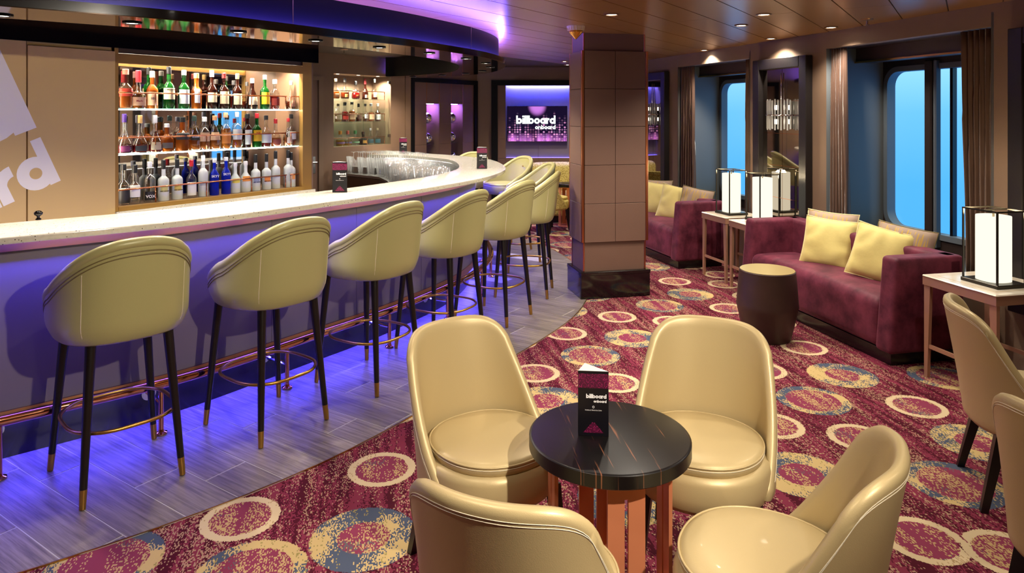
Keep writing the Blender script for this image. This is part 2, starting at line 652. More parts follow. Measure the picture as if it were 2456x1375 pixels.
def wood_streak(name, c1, c2, scale=(30, 1.2, 1), rough=0.4, rnd=0.25, lo=0.35, hi=0.65, coat=0.0):
    m = mat(name, c1, rough, coat=coat)
    nt, b = nodes(m)
    t = N(nt, 'ShaderNodeTexCoord')
    mp = N(nt, 'ShaderNodeMapping')
    mp.inputs['Scale'].default_value = scale
    n = N(nt, 'ShaderNodeTexNoise')
    n.inputs['Scale'].default_value = 1.0
    n.inputs['Detail'].default_value = 6
    n.inputs['Roughness'].default_value = 0.65
    oi = N(nt, 'ShaderNodeObjectInfo')
    av = N(nt, 'ShaderNodeVectorMath', operation='ADD')
    nt.links.new(t.outputs['Object'], mp.inputs['Vector'])
    cm = N(nt, 'ShaderNodeCombineXYZ')
    nt.links.new(math_node(nt, 'MULTIPLY', oi.outputs['Random'], 40.0), cm.inputs[2])
    nt.links.new(mp.outputs[0], av.inputs[0])
    nt.links.new(cm.outputs[0], av.inputs[1])
    nt.links.new(av.outputs[0], n.inputs['Vector'])
    r = N(nt, 'ShaderNodeMapRange')
    r.inputs[1].default_value = lo
    r.inputs[2].default_value = hi
    nt.links.new(n.outputs['Fac'], r.inputs[0])
    c = mixc(nt, r.outputs[0], c1, c2)
    v = math_node(nt, 'ADD', math_node(nt, 'MULTIPLY', oi.outputs['Random'], 2 * rnd), 1.0 - rnd)
    mx = N(nt, 'ShaderNodeMix')
    mx.data_type = 'RGBA'
    mx.blend_type = 'MULTIPLY'
    mx.inputs['Factor'].default_value = 1.0
    nt.links.new(c, mx.inputs['A'])
    nt.links.new(v, mx.inputs['B'])
    nt.links.new(mx.outputs['Result'], b.inputs['Base Color'])
    bp = N(nt, 'ShaderNodeBump')
    bp.inputs['Strength'].default_value = 0.25
    bp.inputs['Distance'].default_value = 0.002
    nt.links.new(n.outputs['Fac'], bp.inputs['Height'])
    nt.links.new(bp.outputs['Normal'], b.inputs['Normal'])
    return m
M['plank'] = wood_streak('floor_plank_grey_oak', lin(96, 86, 78), lin(150, 138, 124), (3.0, 70, 1), 0.38, 0.16)

def quartz():
    m = mat('quartz_speckled', lin(224, 218, 204), 0.12, coat=0.3)
    nt, b = nodes(m)
    t = N(nt, 'ShaderNodeTexCoord')
    v = N(nt, 'ShaderNodeTexVoronoi')
    v.inputs['Scale'].default_value = 110
    nt.links.new(t.outputs['Object'], v.inputs['Vector'])
    w = N(nt, 'ShaderNodeTexNoise')
    w.inputs['Scale'].default_value = 60
    nt.links.new(t.outputs['Object'], w.inputs['Vector'])
    s = math_node(nt, 'LESS_THAN', v.outputs['Distance'], 0.28)
    sp = N(nt, 'ShaderNodeSeparateColor')
    nt.links.new(v.outputs['Color'], sp.inputs[0])
    pick = math_node(nt, 'GREATER_THAN', sp.outputs[0], 0.86)
    f = math_node(nt, 'MULTIPLY', s, pick)
    c0 = mixc(nt, w.outputs['Fac'], lin(206, 199, 184), lin(236, 231, 220))
    c = mixc(nt, f, c0, lin(74, 62, 52))
    nt.links.new(c, b.inputs['Base Color'])
    return m
M['quartz'] = quartz()

def carpet_mat():
    m = mat('carpet_plum_rings', lin(120, 32, 62), 0.9, spec=0.1)
    nt, b = nodes(m)
    L = nt.links
    g = N(nt, 'ShaderNodeNewGeometry')
    mp = N(nt, 'ShaderNodeMapping')
    mp.inputs['Rotation'].default_value = (0, 0, math.radians(-11))
    L.new(g.outputs['Position'], mp.inputs['Vector'])
    # yarn cells
    sn = N(nt, 'ShaderNodeVectorMath', operation='SNAP')
    sn.inputs[1].default_value = (0.0042, 0.0085, 1)
    L.new(mp.outputs[0], sn.inputs[0])
    wnz = N(nt, 'ShaderNodeTexWhiteNoise', noise_dimensions='2D')
    L.new(sn.outputs[0], wnz.inputs['Vector'])
    rnd = wnz.outputs['Value']
    wn2 = N(nt, 'ShaderNodeTexWhiteNoise', noise_dimensions='3D')
    ad = N(nt, 'ShaderNodeVectorMath', operation='ADD')
    ad.inputs[1].default_value = (3.3, 7.1, 5.0)
    L.new(sn.outputs[0], ad.inputs[0])
    L.new(ad.outputs[0], wn2.inputs['Vector'])
    rnd2 = wn2.outputs['Value']
    def streak(scale, seed, detail=3):
        q = N(nt, 'ShaderNodeMapping')
        q.inputs['Scale'].default_value = scale
        q.inputs['Location'].default_value = (seed, seed * 1.7, seed)
        L.new(sn.outputs[0], q.inputs['Vector'])
        n = N(nt, 'ShaderNodeTexNoise')
        n.inputs['Scale'].default_value = 1.0
        n.inputs['Detail'].default_value = detail
        L.new(q.outputs[0], n.inputs['Vector'])
        return n.outputs['Fac']
    def rng(x, a, b_, c=0.0, d=1.0):
        r = N(nt, 'ShaderNodeMapRange')
        r.inputs[1].default_value = a
        r.inputs[2].default_value = b_
        r.inputs[3].default_value = c
        r.inputs[4].default_value = d
        L.new(x, r.inputs[0])
        return r.outputs[0]
    s1 = streak((26, 2.2, 1), 1.0)
    s2 = streak((16, 1.5, 1), 9.0)
    s3 = streak((5, 5, 1), 4.0, 2)
    base = mixc(nt, math_node(nt, 'LESS_THAN', rnd, rng(s1, 0.38, 0.62)), lin(72, 16, 31), lin(120, 44, 64))
    fleck = math_node(nt, 'LESS_THAN', rnd2, rng(s2, 0.43, 0.76, 0.02, 0.60))
    base = mixc(nt, fleck, base, lin(162, 128, 104))
    # rings
    ac = N(nt, 'ShaderNodeAttribute', attribute_name='ring_center')
    ap = N(nt, 'ShaderNodeAttribute', attribute_name='ring_shape')
    sx = N(nt, 'ShaderNodeSeparateXYZ')
    L.new(ap.outputs['Vector'], sx.inputs[0])
    sub = N(nt, 'ShaderNodeVectorMath', operation='SUBTRACT')
    L.new(g.outputs['Position'], sub.inputs[0])
    L.new(ac.outputs['Vector'], sub.inputs[1])
    mul = N(nt, 'ShaderNodeVectorMath', operation='MULTIPLY')
    mul.inputs[1].default_value = (1, 1, 0)
    L.new(sub.outputs[0], mul.inputs[0])
    ln = N(nt, 'ShaderNodeVectorMath', operation='LENGTH')
    L.new(mul.outputs[0], ln.inputs[0])
    dj = math_node(nt, 'ADD', ln.outputs['Value'], math_node(nt, 'MULTIPLY', math_node(nt, 'SUBTRACT', rnd, 0.5), 0.007))
    outer = math_node(nt, 'LESS_THAN', dj, sx.outputs['X'])
    inner = math_node(nt, 'LESS_THAN', dj, sx.outputs['Y'])
    band = math_node(nt, 'SUBTRACT', outer, inner)
    inside = mixc(nt, math_node(nt, 'LESS_THAN', rnd2, rng(s2, 0.40, 0.66, 0.0, 0.62)), lin(128, 52, 76), lin(180, 150, 104))
    inside = mixc(nt, math_node(nt, 'LESS_THAN', rnd, rng(s3, 0.54, 0.78, 0.0, 0.6)), inside, lin(96, 88, 92))
    cream = mixc(nt, math_node(nt, 'LESS_THAN', rnd, rng(s3, 0.52, 0.8, 0.0, 0.5)), lin(200, 178, 142), lin(160, 134, 96))
    mot = mixc(nt, math_node(nt, 'LESS_THAN', rnd, rng(s3, 0.40, 0.60)), lin(190, 164, 112), lin(72, 80, 98))
    mot = mixc(nt, math_node(nt, 'LESS_THAN', rnd2, rng(s1, 0.50, 0.76, 0.0, 0.5)), mot, lin(146, 132, 80))
    bandc = mixc(nt, sx.outputs['Z'], cream, mot)
    c = mixc(nt, inner, base, inside)
    c = mixc(nt, band, c, bandc)
    L.new(c, b.inputs['Base Color'])
    bp = N(nt, 'ShaderNodeBump')
    bp.inputs['Strength'].default_value = 0.35
    bp.inputs['Distance'].default_value = 0.003
    L.new(rnd, bp.inputs['Height'])
    L.new(bp.outputs['Normal'], b.inputs['Normal'])
    return m
M['carpet'] = carpet_mat()

# ================================================================== the plan of the room
ZC = 2.355                                   # ceiling height
BEND = Vector((2.76, 6.07))
TH1 = math.atan2(-0.9763, 0.2163)            # window wall beside the lounge; local x runs towards the viewer, y outwards
TH2 = math.atan2(-0.9604, 0.2785)            # window wall further off
THB = math.atan2(0.834, 0.551)               # bar axis; local y away from the room
bx = Vector((0.5513, 0.8343)); by = Vector((-0.8343, 0.5513))
P0 = Vector((-2.818, 4.95))                  # foot of the bottle cabinet's opening
Q0 = Vector((-1.407, 9.60))                  # corner of the niche wall
YT = 10.93                                   # wall with the screen
ROOM = [(-5.6, -1.6), (4.47, -1.6), (2.76, 6.07), (1.352, YT), (-0.528, YT), (-5.6, 3.257)]

def structure(o, kind='structure'):
    o['kind'] = kind
    return o

# ---- floor: carpet
T_, Md, D_ = 0, 1, 2
RING_PX = [(916, 1125, T_), (577, 1243, T_), (872, 1290, D_), (600, 1378, Md), (250, 1350, Md), (1148, 1192, T_), (1284, 895, T_), (1416, 853, Md),
           (1480, 760, T_), (1358, 800, T_), (1517, 811, D_), (1613, 772, T_), (1475, 918, T_), (1582, 733, Md), (1655, 706, D_), (1747, 740, T_),
           (1618, 675, T_), (1737, 682, T_), (1928, 834, T_), (1826, 888, T_), (2020, 900, D_), (1950, 960, Md), (2198, 975, T_), (1855, 1020, T_),
           (2062, 1050, T_), (1922, 1138, D_), (2290, 1160, Md), (2345, 1062, D_), (2215, 1295, T_), (2262, 905, Md), (1309, 962, D_), (1500, 1195, D_),
           (1290, 575, T_), (1310, 601, T_), (1340, 560, D_), (1560, 640, D_), (2420, 1330, T_)]
rings = []
for (x_, y_, k_) in RING_PX:
    p_ = px(x_, y_)
    ro, ri = ((0.155, 0.119), (0.200, 0.148), (0.205, 0.100))[k_]
    rings.append((p_.x, p_.y, ro, ri, 0.0 if k_ == T_ else 1.0))
gx = 0
for iy in range(0, 32):
    for ix in range(-16, 16):
        a = ix * 0.47 + (0.235 if iy % 2 else 0) + random.uniform(-0.05, 0.05)
        c_ = -1.4 + iy * 0.40 + random.uniform(-0.04, 0.04)
        k_ = (T_, D_, T_, Md)[(ix + 2 * iy) % 4]
        ro, ri = ((0.155, 0.119), (0.200, 0.148), (0.205, 0.100))[k_]
        if all((a - r[0]) ** 2 + (c_ - r[1]) ** 2 > (ro + r[2] + 0.05) ** 2 for r in rings):
            rings.append((a, c_, ro, ri, 0.0 if k_ == T_ else 1.0))
mb = MB()
GS = 0.05
x0g, y0g = -5.6, -1.6
nx, ny = int(10.1 / GS) + 1, int(12.55 / GS) + 1
buck = {}
for i_, r in enumerate(rings):
    buck.setdefault((int(r[0] // 0.6), int(r[1] // 0.6)), []).append(i_)
vid, vs, fs, rc, rs = {}, [], [], [], []
def in_room(x, y):
    for i in range(len(ROOM)):
        a, b_ = ROOM[i], ROOM[(i + 1) % len(ROOM)]
        if (b_[0] - a[0]) * (y - a[1]) - (b_[1] - a[1]) * (x - a[0]) < -0.35: return False
    return True
def gv(i, j):
    if (i, j) not in vid:
        vid[(i, j)] = len(vs)
        vs.append((x0g + i * GS, y0g + j * GS, 0.0))
    return vid[(i, j)]
for i in range(nx):
    for j in range(ny):
        cx_, cy_ = x0g + (i + .5) * GS, y0g + (j + .5) * GS
        if not in_room(cx_, cy_): continue
        fs.append((gv(i, j), gv(i + 1, j), gv(i + 1, j + 1), gv(i, j + 1)))
        best, bd = None, 9e9
        kx, ky = int(cx_ // 0.6), int(cy_ // 0.6)
        for qx in (kx - 1, kx, kx + 1):
            for qy in (ky - 1, ky, ky + 1):
                for r_i in buck.get((qx, qy), ()):
                    r = rings[r_i]
                    d = math.hypot(cx_ - r[0], cy_ - r[1]) - r[2]
                    if d < bd: bd, best = d, r
        if best is None: best = (99, 99, .1, .05, 0)
        rc.append((best[0], best[1], 0)); rs.append((best[2], best[3], best[4]))
mb.v, mb.f = vs, fs
carpet = mb.obj('floor', M['carpet'])
structure(carpet)
at = carpet.data.attributes.new('ring_center', 'FLOAT_VECTOR', 'FACE')
at.data.foreach_set('vector', [c for v in rc for c in v])
at = carpet.data.attributes.new('ring_shape', 'FLOAT_VECTOR', 'FACE')
at.data.foreach_set('vector', [c for v in rs for c in v])

# ---- floor: grey planks around the bar, inside a curved brass edge
EDGE = [(-2.9, 1.75), (-1.72, 2.485), (-1.284, 2.824), (-1.136, 2.967), (-.845, 3.273), (-.517, 3.779), (0.0, 4.637), (.45, 5.42), (.61, 5.846), (0.74, 6.45), (.76, 7.1),
        (.663, 7.685), (.498, 8.34), (.174, 9.03), (-.35, 9.75), (-.95, 10.35)]
edge = resample(smooth_line(resample(catmull(EDGE), 90), 14), 60)
edge2 = [Vector((p.x, p.y)) for p in edge]
zone = [tuple(p) for p in edge2] + [(-2.6, 8.4), (-5.5, 3.9), (-5.5, 0.2)]
hull_in = list(edge2) + [Vector((-2.75, 7.6)), Vector((-5.5, 3.4)), Vector((-5.5, 0.2))]
def convex(pts):
    P = sorted(set((round(p[0], 5), round(p[1], 5)) for p in pts))
    def half(Q):
        h = []
        for p in Q:
            while len(h) > 1 and (h[-1][0] - h[-2][0]) * (p[1] - h[-2][1]) - (h[-1][1] - h[-2][1]) * (p[0] - h[-2][0]) <= 0: h.pop()
            h.append(p)
        return h
    a, b_ = half(P), half(P[::-1])
    return a[:-1] + b_[:-1]
HULL = convex(hull_in)
tile_floor = MB().prism(HULL, 0.0005, 0.0025, bottom=False).obj('floor_plank_bed', M['grout'])
structure(tile_floor)
perp = Vector((0.834, -0.551))          # planks lie across the bar axis
PW, PL = 0.205, 0.92
count = 0
for i in range(-30, 40):
    off = (i % 3) * PL / 3 + (0.1 if i % 2 else 0)
    for j in range(-8, 10):
        o_ = Vector((-1.4, 3.6)) + bx * (i * PW) + perp * (j * PL + off)
        c4 = [o_ + perp * 0.004 + bx * 0.0025, o_ + perp * (PL - 0.0035) + bx * 0.0025, o_ + perp * (PL - 0.0035) + bx * (PW - 0.0025), o_ + perp * 0.004 + bx * (PW - 0.0025)]
        pl = clip_poly(c4, HULL)
        if len(pl) < 3 or abs(area2(pl)) < 0.0008: continue
        ctr = sum(pl, Vector((0, 0))) / len(pl)
        # planks far out of sight behind the bar are left out
        if ctr.y > 1.0 and (ctr - P0).dot(by) > -0.9 and ctr.y < 8: continue
        if ctr.x < -3.0 or ctr.y < 1.5: continue
        an = math.atan2(perp.y, perp.x)
        R2 = Matrix.Rotation(-an, 2)
        loc_ = [R2 @ (p - ctr) for p in pl]
        q = MB().prism(loc_, 0.0, 0.0012, bottom=False).obj('plank', M['plank'], tile_floor, loc=(ctr.x, ctr.y, 0.0025), rz=an)
        count += 1
e_in = offset_line(edge2, 0.006)
MB().ribbon_solid(edge2, e_in, 0.0, 0.006).obj('edge_strip', M['brass'], tile_floor)

# ---- ceiling
slab = MB().prism(ROOM, ZC + 0.012, ZC + 0.06)
ceiling = slab.obj('ceiling', M['ceil_gap'])
structure(ceiling)
CW, CL = 0.30, 2.4
for i in range(-30, 36):
    off = (i % 2) * 1.2 + 0.35
    for j in range(-7, 7):
        o_ = Vector((0, 4.33)) + perp * (i * CW + 0.17) + bx * (j * CL + off)
        c4 = [o_ + perp * 0.004 + bx * 0.002, o_ + perp * 0.004 + bx * (CL - 0.002), o_ + perp * (CW - 0.004) + bx * (CL - 0.002), o_ + perp * (CW - 0.004) + bx * 0.002]
        c4 = c4[::-1]
        pl = clip_poly(c4, ROOM)
        if len(pl) < 3 or abs(area2(pl)) < 0.003: continue
        ctr = sum(pl, Vector((0, 0))) / len(pl)
        if (ctr - P0).dot(by) > -0.1: continue
        if ctr.y < 2.6 and abs(ctr.x) > 2.6: pass
        MB().prism([p - ctr for p in pl], 0, 0.013).obj('ceiling_panel', M['ceiling'], ceiling, loc=(ctr.x, ctr.y, ZC))

# ---- walls that only close the room behind the viewer
structure(MB().bbox(-5.7, 4.6, -1.72, -1.6, 0, ZC + .06).obj('wall_back', M['taupe']))
structure(MB().bbox(-5.72, -5.6, -1.72, 3.35, 0, ZC + .06).obj('wall_left_end', M['taupe']))

def frame_obj(name, origin, th, kind='structure'):
    o = bpy.data.objects.new(name, None)
    o.empty_display_size = 0.1
    COL.objects.link(o)
    o.location = (origin[0], origin[1], 0)
    o.rotation_euler = (0, 0, th)
    o['kind'] = kind
    return o

# ---- wall with niches (left, beyond the bar): local x along the bar axis, y away
wl = frame_obj('wall_left', Q0, THB)
def wpart(name, x0, x1, y0, y1, z0, z1, m, par):
    return MB().bbox(x0, x1, y0, y1, z0, z1).obj(name, m, par)
H = ZC + 0.05
wpart('wall_surface', -5.2, -1.396, 0, .12, 0, H, M['panel_brown'], wl)
wpart('wall_surface', -1.396, -.396, 0, .12, 0, 1.228, M['panel_brown'], wl)
wpart('wall_surface', -1.396, -.396, 0, .12, 2.13, H, M['panel_brown'], wl)
wpart('wall_surface', -.396, -.12, 0, .12, 0, H, M['panel_brown'], wl)
wpart('wall_surface', -.115, -.01, -.012, .12, 0, H, M['panel_brown'], wl)
wpart('wall_backing', -.01, 1.75, .34, .42, 0, H, M['panel_brown'], wl)
# niche box behind the opening
wpart('niche_lining', -1.45, -.35, .34, .36, 1.18, 2.18, M['taupe'], wl)
wpart('niche_lining', -1.45, -1.396, .12, .34, 1.18, 2.18, M['taupe'], wl)
wpart('niche_lining', -.396, -.35, .12, .34, 1.18, 2.18, M['taupe'], wl)
wpart('niche_lining', -1.396, -.396, .12, .34, 1.18, 1.228, M['taupe'], wl)
wpart('niche_lining', -1.396, -.396, .12, .34, 2.13, 2.18, M['taupe'], wl)
for s_ in (-1.25, -.9, -.55):
    MB().lathe([(.022, 0), (.001, -.001)], 14, (s_, .09, 2.1295), cap=False).obj('niche_light', M['lens'], wl)
    ld = bpy.data.lights.new('niche_lamp', 'SPOT')
    ld.energy = 75.0
    ld.color = (1.0, .86, .64)
    ld.spot_size = math.radians(150)
    ld.spot_blend = .7
    ld.shadow_soft_size = .02
    lo = bpy.data.objects.new('niche_lamp', ld)
    COL.objects.link(lo)
    lo.parent = wl
    lo.location = (s_, .09, 2.115)
# panelled wall of display columns
cols = [.065, .347, .629, .911, 1.193, 1.475]
rows = [0.0, .60, .895, 1.19, 1.485, 1.78, 2.08]
for i in range(5):
    a, b_ = cols[i], cols[i + 1]
    recess = i in (1, 3)
    if recess:
        wpart('pier', a, b_, .02, .34, 1.78, H, M['panel_brown'], wl)
        MB().bbox(a + .002, b_ - .002, .008, .02, 1.782, 2.078).obj('wall_tile', M['tile_taupe'], wl)
        wpart('recess_back', a, b_, .33, .34, 0, 1.78, M['tile_taupe'], wl)
        wpart('recess_light', a + .04, b_ - .04, .08, .26, 1.772, 1.779, M['led_violet'], wl)
        for z in (.895, 1.19, 1.485):
            MB().bbox(a + .004, b_ - .05, .06, .32, z - .004, z + .004).obj('glass_shelf', M['shelf_glass'], wl)
    else:
        wpart('pier', a, b_, .02, .34, 0, H, M['panel_brown'], wl)
        for r in range(6):
            MB().bbox(a + .002, b_ - .002, .008, .02, rows[r] + .002, rows[r + 1] - .002).obj('wall_tile', M['tile_taupe'], wl)
for s_ in cols[1:5]:
    wpart('metal_seam', s_ - .002, s_ + .002, .004, .02, 1.78, 2.08, M['copper'], wl)
wpart('wall_surface', 1.475, 1.75, .02, .34, 0, H, M['panel_brown'], wl)
fr = frame_obj('trim_1', Q0, THB)
wpart('frame_member', -.01, .065, -.02, .02, 0, 2.145, M['black_matt'], fr)
wpart('frame_member', 1.475, 1.55, -.02, .02, 0, 2.145, M['black_matt'], fr)
wpart('frame_member', .065, 1.475, -.02, .02, 2.08, 2.145, M['black_matt'], fr)
wpart('frame_member', -.01, 1.55, .0, .02, 2.145, H, M['panel_brown'], fr)
# door beside the niche
dr = frame_obj('door_1', Q0, THB)
wpart('door_leaf', -2.46, -1.655, -.012, 0, .01, 2.03, M['tile_taupe'], dr)
wpart('door_frame', -1.645, -1.575, -.025, 0, 0, 2.08, M['taupe'], dr)
wpart('door_frame', -2.54, -2.47, -.025, 0, 0, 2.08, M['taupe'], dr)
wpart('door_frame', -2.47, -1.645, -.025, 0, 2.035, 2.08, M['taupe'], dr)
hb = MB().bbox(-1.745, -1.695, -.02, -.012, .93, 1.13)
hb.tube([(-1.72, -.02, 1.06), (-1.72, -.065, 1.06)], .011, 10)
hb.tube([(-1.715, -.065, 1.06), (-1.84, -.065, 1.06)], .011, 10)
hb.obj('door_handle', M['steel'], dr)

# ---- wall with the screen
wf = frame_obj('wall_far', (0, YT), 0)
wpart('wall_surface', -.7, -.1, 0, .1, 0, H, M['panel_brown'], wf)
wpart('wall_surface', .95, 1.6, 0, .1, 0, H, M['panel_brown'], wf)
wpart('wall_surface', -.1, .95, 0, .1, 0, .927, M['panel_brown'], wf)
wpart('wall_surface', -.1, .95, 0, .1, 2.077, H, M['panel_brown'], wf)
wpart('recess_panel', -.12, .418, .14, .16, .9, 2.14, M['bar_panel'], wf)
wpart('recess_panel', .422, .97, .14, .16, .9, 2.14, M['bar_panel'], wf)
wpart('recess_backing', -.14, .99, .16, .2, .88, 2.16, M['panel_brown'], wf)
wpart('recess_side', -.12, -.1, .1, .15, .9, 2.1, M['panel_brown'], wf)
wpart('recess_side', .95, .97, .1, .15, .9, 2.1, M['panel_brown'], wf)
wpart('recess_side', -.12, .97, .1, .16, 2.13, 2.15, M['panel_brown'], wf)
wpart('recess_side', -.12, .97, .1, .15, .9, .927, M['panel_brown'], wf)
wpart('led_strip', -.09, .94, .104, .122, 2.108, 2.118, M['led_tv'], wf)
wpart('led_strip', -.09, .94, .11, .13, .928, .934, M['led_tv_low'], wf)
zr = [.30, .61, .927, 1.235, 1.545, 1.855, 2.077]
for a, b_ in ((-.225, -.1), (.95, 1.08)):
    for r in range(6):
        MB().bbox(a + .002, b_ - .002, -.012, 0, zr[r] + .002, zr[r + 1] - .002).obj('wall_tile', M['tile_taupe'], wf)
for k in range(4):
    a = -.098 + k * .262
    for r in range(2):
        MB().bbox(a + .002, a + .26, -.012, 0, zr[r] + .002, zr[r + 1] - .002).obj('wall_tile', M['tile_taupe'], wf)
tf = frame_obj('trim_2', (0, YT), 0)
wpart('frame_member', -.325, -.228, -.03, 0, 0, 2.16, M['black_matt'], tf)
wpart('frame_member', 1.082, 1.18, -.03, 0, 0, 2.16, M['black_matt'], tf)
wpart('frame_member', -.228, 1.082, -.03, 0, 2.079, 2.16, M['black_matt'], tf)

# ---- window walls
def window_wall(name, origin, th, spans, openings, x_lo, x_hi):
    o = frame_obj(name, origin, th)
    for (a, b_) in spans:
        wpart('wall_surface', a, b_, 0, .08, 0, H, M['taupe'], o)
    for (a, b_) in openings:
        wpart('wall_surface', a, b_, 0, .08, 2.21, H, M['taupe'], o)
        wpart('wall_surface', a, b_, 0, .08, 0, .52, M['taupe'], o)
    return o
w1 = window_wall('wall_right_near', BEND, TH1, [(1.62, 7.85)], [(0.0, 1.62)], 0, 8)
w2 = window_wall('wall_right_far', BEND, TH2, [(-1.11, 0.0), (-5.15, -2.56)], [(-2.56, -1.11)], -5, 0)

def rrect(x0, x1, z0, z1, r, n=8):
    pts = []
    for (cx_, cz_, a0) in ((x1 - r, z1 - r, 0), (x0 + r, z1 - r, 90), (x0 + r, z0 + r, 180), (x1 - r, z0 + r, 270)):
        for k in range(n + 1):
            a = math.radians(a0 + 90 * k / n)
            pts.append((cx_ + r * math.cos(a), cz_ + r * math.sin(a)))
    return pts
def rect_ring(x0, x1, z0, z1, inner):
    """points on a rectangle matched one to one to the rounded opening"""
    cx_, cz_ = (x0 + x1) / 2, (z0 + z1) / 2
    n = len(inner) // 4
    out = []
    for q, (px_, pz_) in enumerate(((x1, z1), (x0, z1), (x0, z0), (x1, z0))):
        for k in range(n):
            out.append((px_, pz_))
    return out
def window(name, origin, th, a, b_, y0, mull, glass_lo, glass_hi):
    """deep recess with a rounded pane, dark surround, mullions"""
    o = frame_obj(name, origin, th)
    D = .60
    wpart('reveal', a - .02, a, .0, D, .5, 2.3, M['jamb'], o)
    wpart('reveal', b_, b_ + .02, .0, D, .5, 2.3, M['jamb'], o)
    wpart('soffit', a, b_, .08, D, 2.215, 2.235, M['blind_box'], o)
    wpart('sill', a, b_, .08, D, .49, .52, M['window_dark'], o)
    wpart('blind_box', a, b_, .30, .46, 2.09, 2.215, M['blind_box'], o)
    wpart('blind_rail', a, b_, .285, .30, 2.085, 2.10, M['brass'], o)
    inner = rrect(glass_lo, glass_hi, .62, 2.05, .16)
    outer = rect_ring(a - .02, b_ + .02, .48, 2.24, inner)
    n = len(inner)
    mb = MB()
    vs = [(p[0], D - .02, p[1]) for p in outer] + [(p[0], D - .02, p[1]) for p in inner] + [(p[0], D + .06, p[1]) for p in inner]
    fs = [(i, (i + 1) % n, n + (i + 1) % n, n + i) for i in range(n)] + [(n + i, n + (i + 1) % n, 2 * n + (i + 1) % n, 2 * n + i) for i in range(n)]
    mb.add(vs, fs).obj('surround', M['window_dark'], o)
    mb = MB()
    in2 = rrect(glass_lo + .045, glass_hi - .045, .665, 2.005, .125)
    vs = [(p[0], D - .035, p[1]) for p in inner] + [(p[0], D - .035, p[1]) for p in in2] + [(p[0], D + .05, p[1]) for p in in2] + [(p[0], D - .02, p[1]) for p in inner]
    fs = []
    for i in range(n):
        j = (i + 1) % n
        fs += [(i, j, n + j, n + i), (n + i, n + j, 2 * n + j, 2 * n + i), (3 * n + i, 3 * n + j, j, i)]
    mb.add(vs, fs).obj('window_frame', M['window_rim'], o, auto=40)
    mb = MB()
    mb.add([(p[0], D + .03, p[1]) for p in in2], [tuple(range(n))])
    mb.obj('pane', M['window_glass'], o)
    for (x_, w_, yy, mm) in mull:
        MB().rbox(x_ - w_ / 2, x_ + w_ / 2, D + yy, D + yy + .06, .55, 2.08, .01).obj('mullion', mm, o)
    return o
window('window_1', BEND, TH1, 0.0, 1.62, 0, [(.555, .075, -.08, M['window_dark']), (.612, .03, -.07, M['window_rim']), (.71, .028, -.01, M['base_dark'])], .02, 1.6)
window('window_2', BEND, TH2, -2.56, -1.11, 0, [(-1.86, .07, -.08, M['window_dark'])], -2.53, -1.14)

# ---- pillar
PC = Vector((.605, 6.08))
up = frame_obj('column', PC, math.atan2(.2163, .9763))
PWD, PDP = .655, .40
def pillar_box(name, ins, z0, z1, m):
    return MB().bbox(ins, PWD - ins, ins, PDP - ins, z0, z1).obj(name, m, up)
MB().rbox(0, PWD, 0, PDP, 0, .225, .006).obj('base_block', M['black_gloss'], up)
MB().rbox(-.004, PWD + .004, -.004, PDP + .004, .205, .24, .006).obj('base_moulding', M['black_gloss'], up)
pillar_box('shaft', .035, .24, .50, M['tile_taupe'])
pillar_box('shaft', .027, .495, 2.20, M['ceil_gap'])
pillar_box('shaft', .037, 2.20, ZC, M['tile_taupe'])
prow = [.497, .84, 1.182, 1.524, 1.862, 2.20]
x_a, x_m, x_b = .040, PWD * .5, PWD - .040
for r in range(5):
    for (a, b_) in ((x_a, x_m), (x_m, x_b)):
        MB().rbox(a + .0015, b_ - .0015, .012, .027, prow[r] + .0015, prow[r + 1] - .0015, .002).obj('clad_tile', M['tile_taupe'], up)
        MB().rbox(a + .0015, b_ - .0015, PDP - .027, PDP - .012, prow[r] + .0015, prow[r + 1] - .0015, .002).obj('clad_tile', M['tile_taupe'], up)
    for xs in (.012, PWD - .027):
        MB().rbox(xs, xs + .015, .040, PDP - .040, prow[r] + .0015, prow[r + 1] - .0015, .002).obj('clad_tile', M['tile_taupe'], up)
for (cx_, cy_) in ((.026, .026), (PWD - .026, .026), (.026, PDP - .026), (PWD - .026, PDP - .026)):
    MB().rbox(cx_ - .013, cx_ + .013, cy_ - .013, cy_ + .013, .497, 2.20, .004).obj('corner_trim', M['copper'], up)
    MB().rbox(cx_ + (.012 if cx_ < .3 else -.012) - .008, cx_ + (.012 if cx_ < .3 else -.012) + .008, cy_ + (.012 if cy_ < .2 else -.012) - .008, cy_ + (.012 if cy_ < .2 else -.012) + .008, .24, .497, .003).obj('corner_trim', M['copper'], up)
    MB().rbox(cx_ + (.014 if cx_ < .3 else -.014) - .006, cx_ + (.014 if cx_ < .3 else -.014) + .006, cy_ + (.014 if cy_ < .2 else -.014) - .006, cy_ + (.014 if cy_ < .2 else -.014) + .006, 2.20, ZC, .002).obj('corner_trim', M['copper'], up)

# ---- panelled wall behind the bar, left of the bottle cabinet
wb = frame_obj('wall_bar_back', P0, THB)
wpart('wall_core', -4.6, -.03, .03, .45, 0, 2.11, M['tan_panel'], wb)
wpart('wall_panel', -4.6, -.585, -.01, .03, 0, 2.11, M['tan_panel'], wb)
wpart('wall_panel', -.575, -.028, -.01, .03, 0, 2.085, M['tan_panel'], wb)
wpart('wall_panel', -.575, -.05, .005, .03, 2.088, 2.11, M['tan_panel'], wb)
wpart('header', -4.6, 1.80, -.03, .55, 2.11, ZC, M['black_gloss'], wb)
wpart('side_return', 1.745, 1.76, .0, .45, 0, 2.11, M['panel_brown'], wb)
wpart('base_wall', -.03, 1.745, .02, .45, 0, .80, M['tan_panel'], wb)
wpart('passage_end', -.2, -.1, .45, 1.5, 0, H, M['panel_brown'], wb)
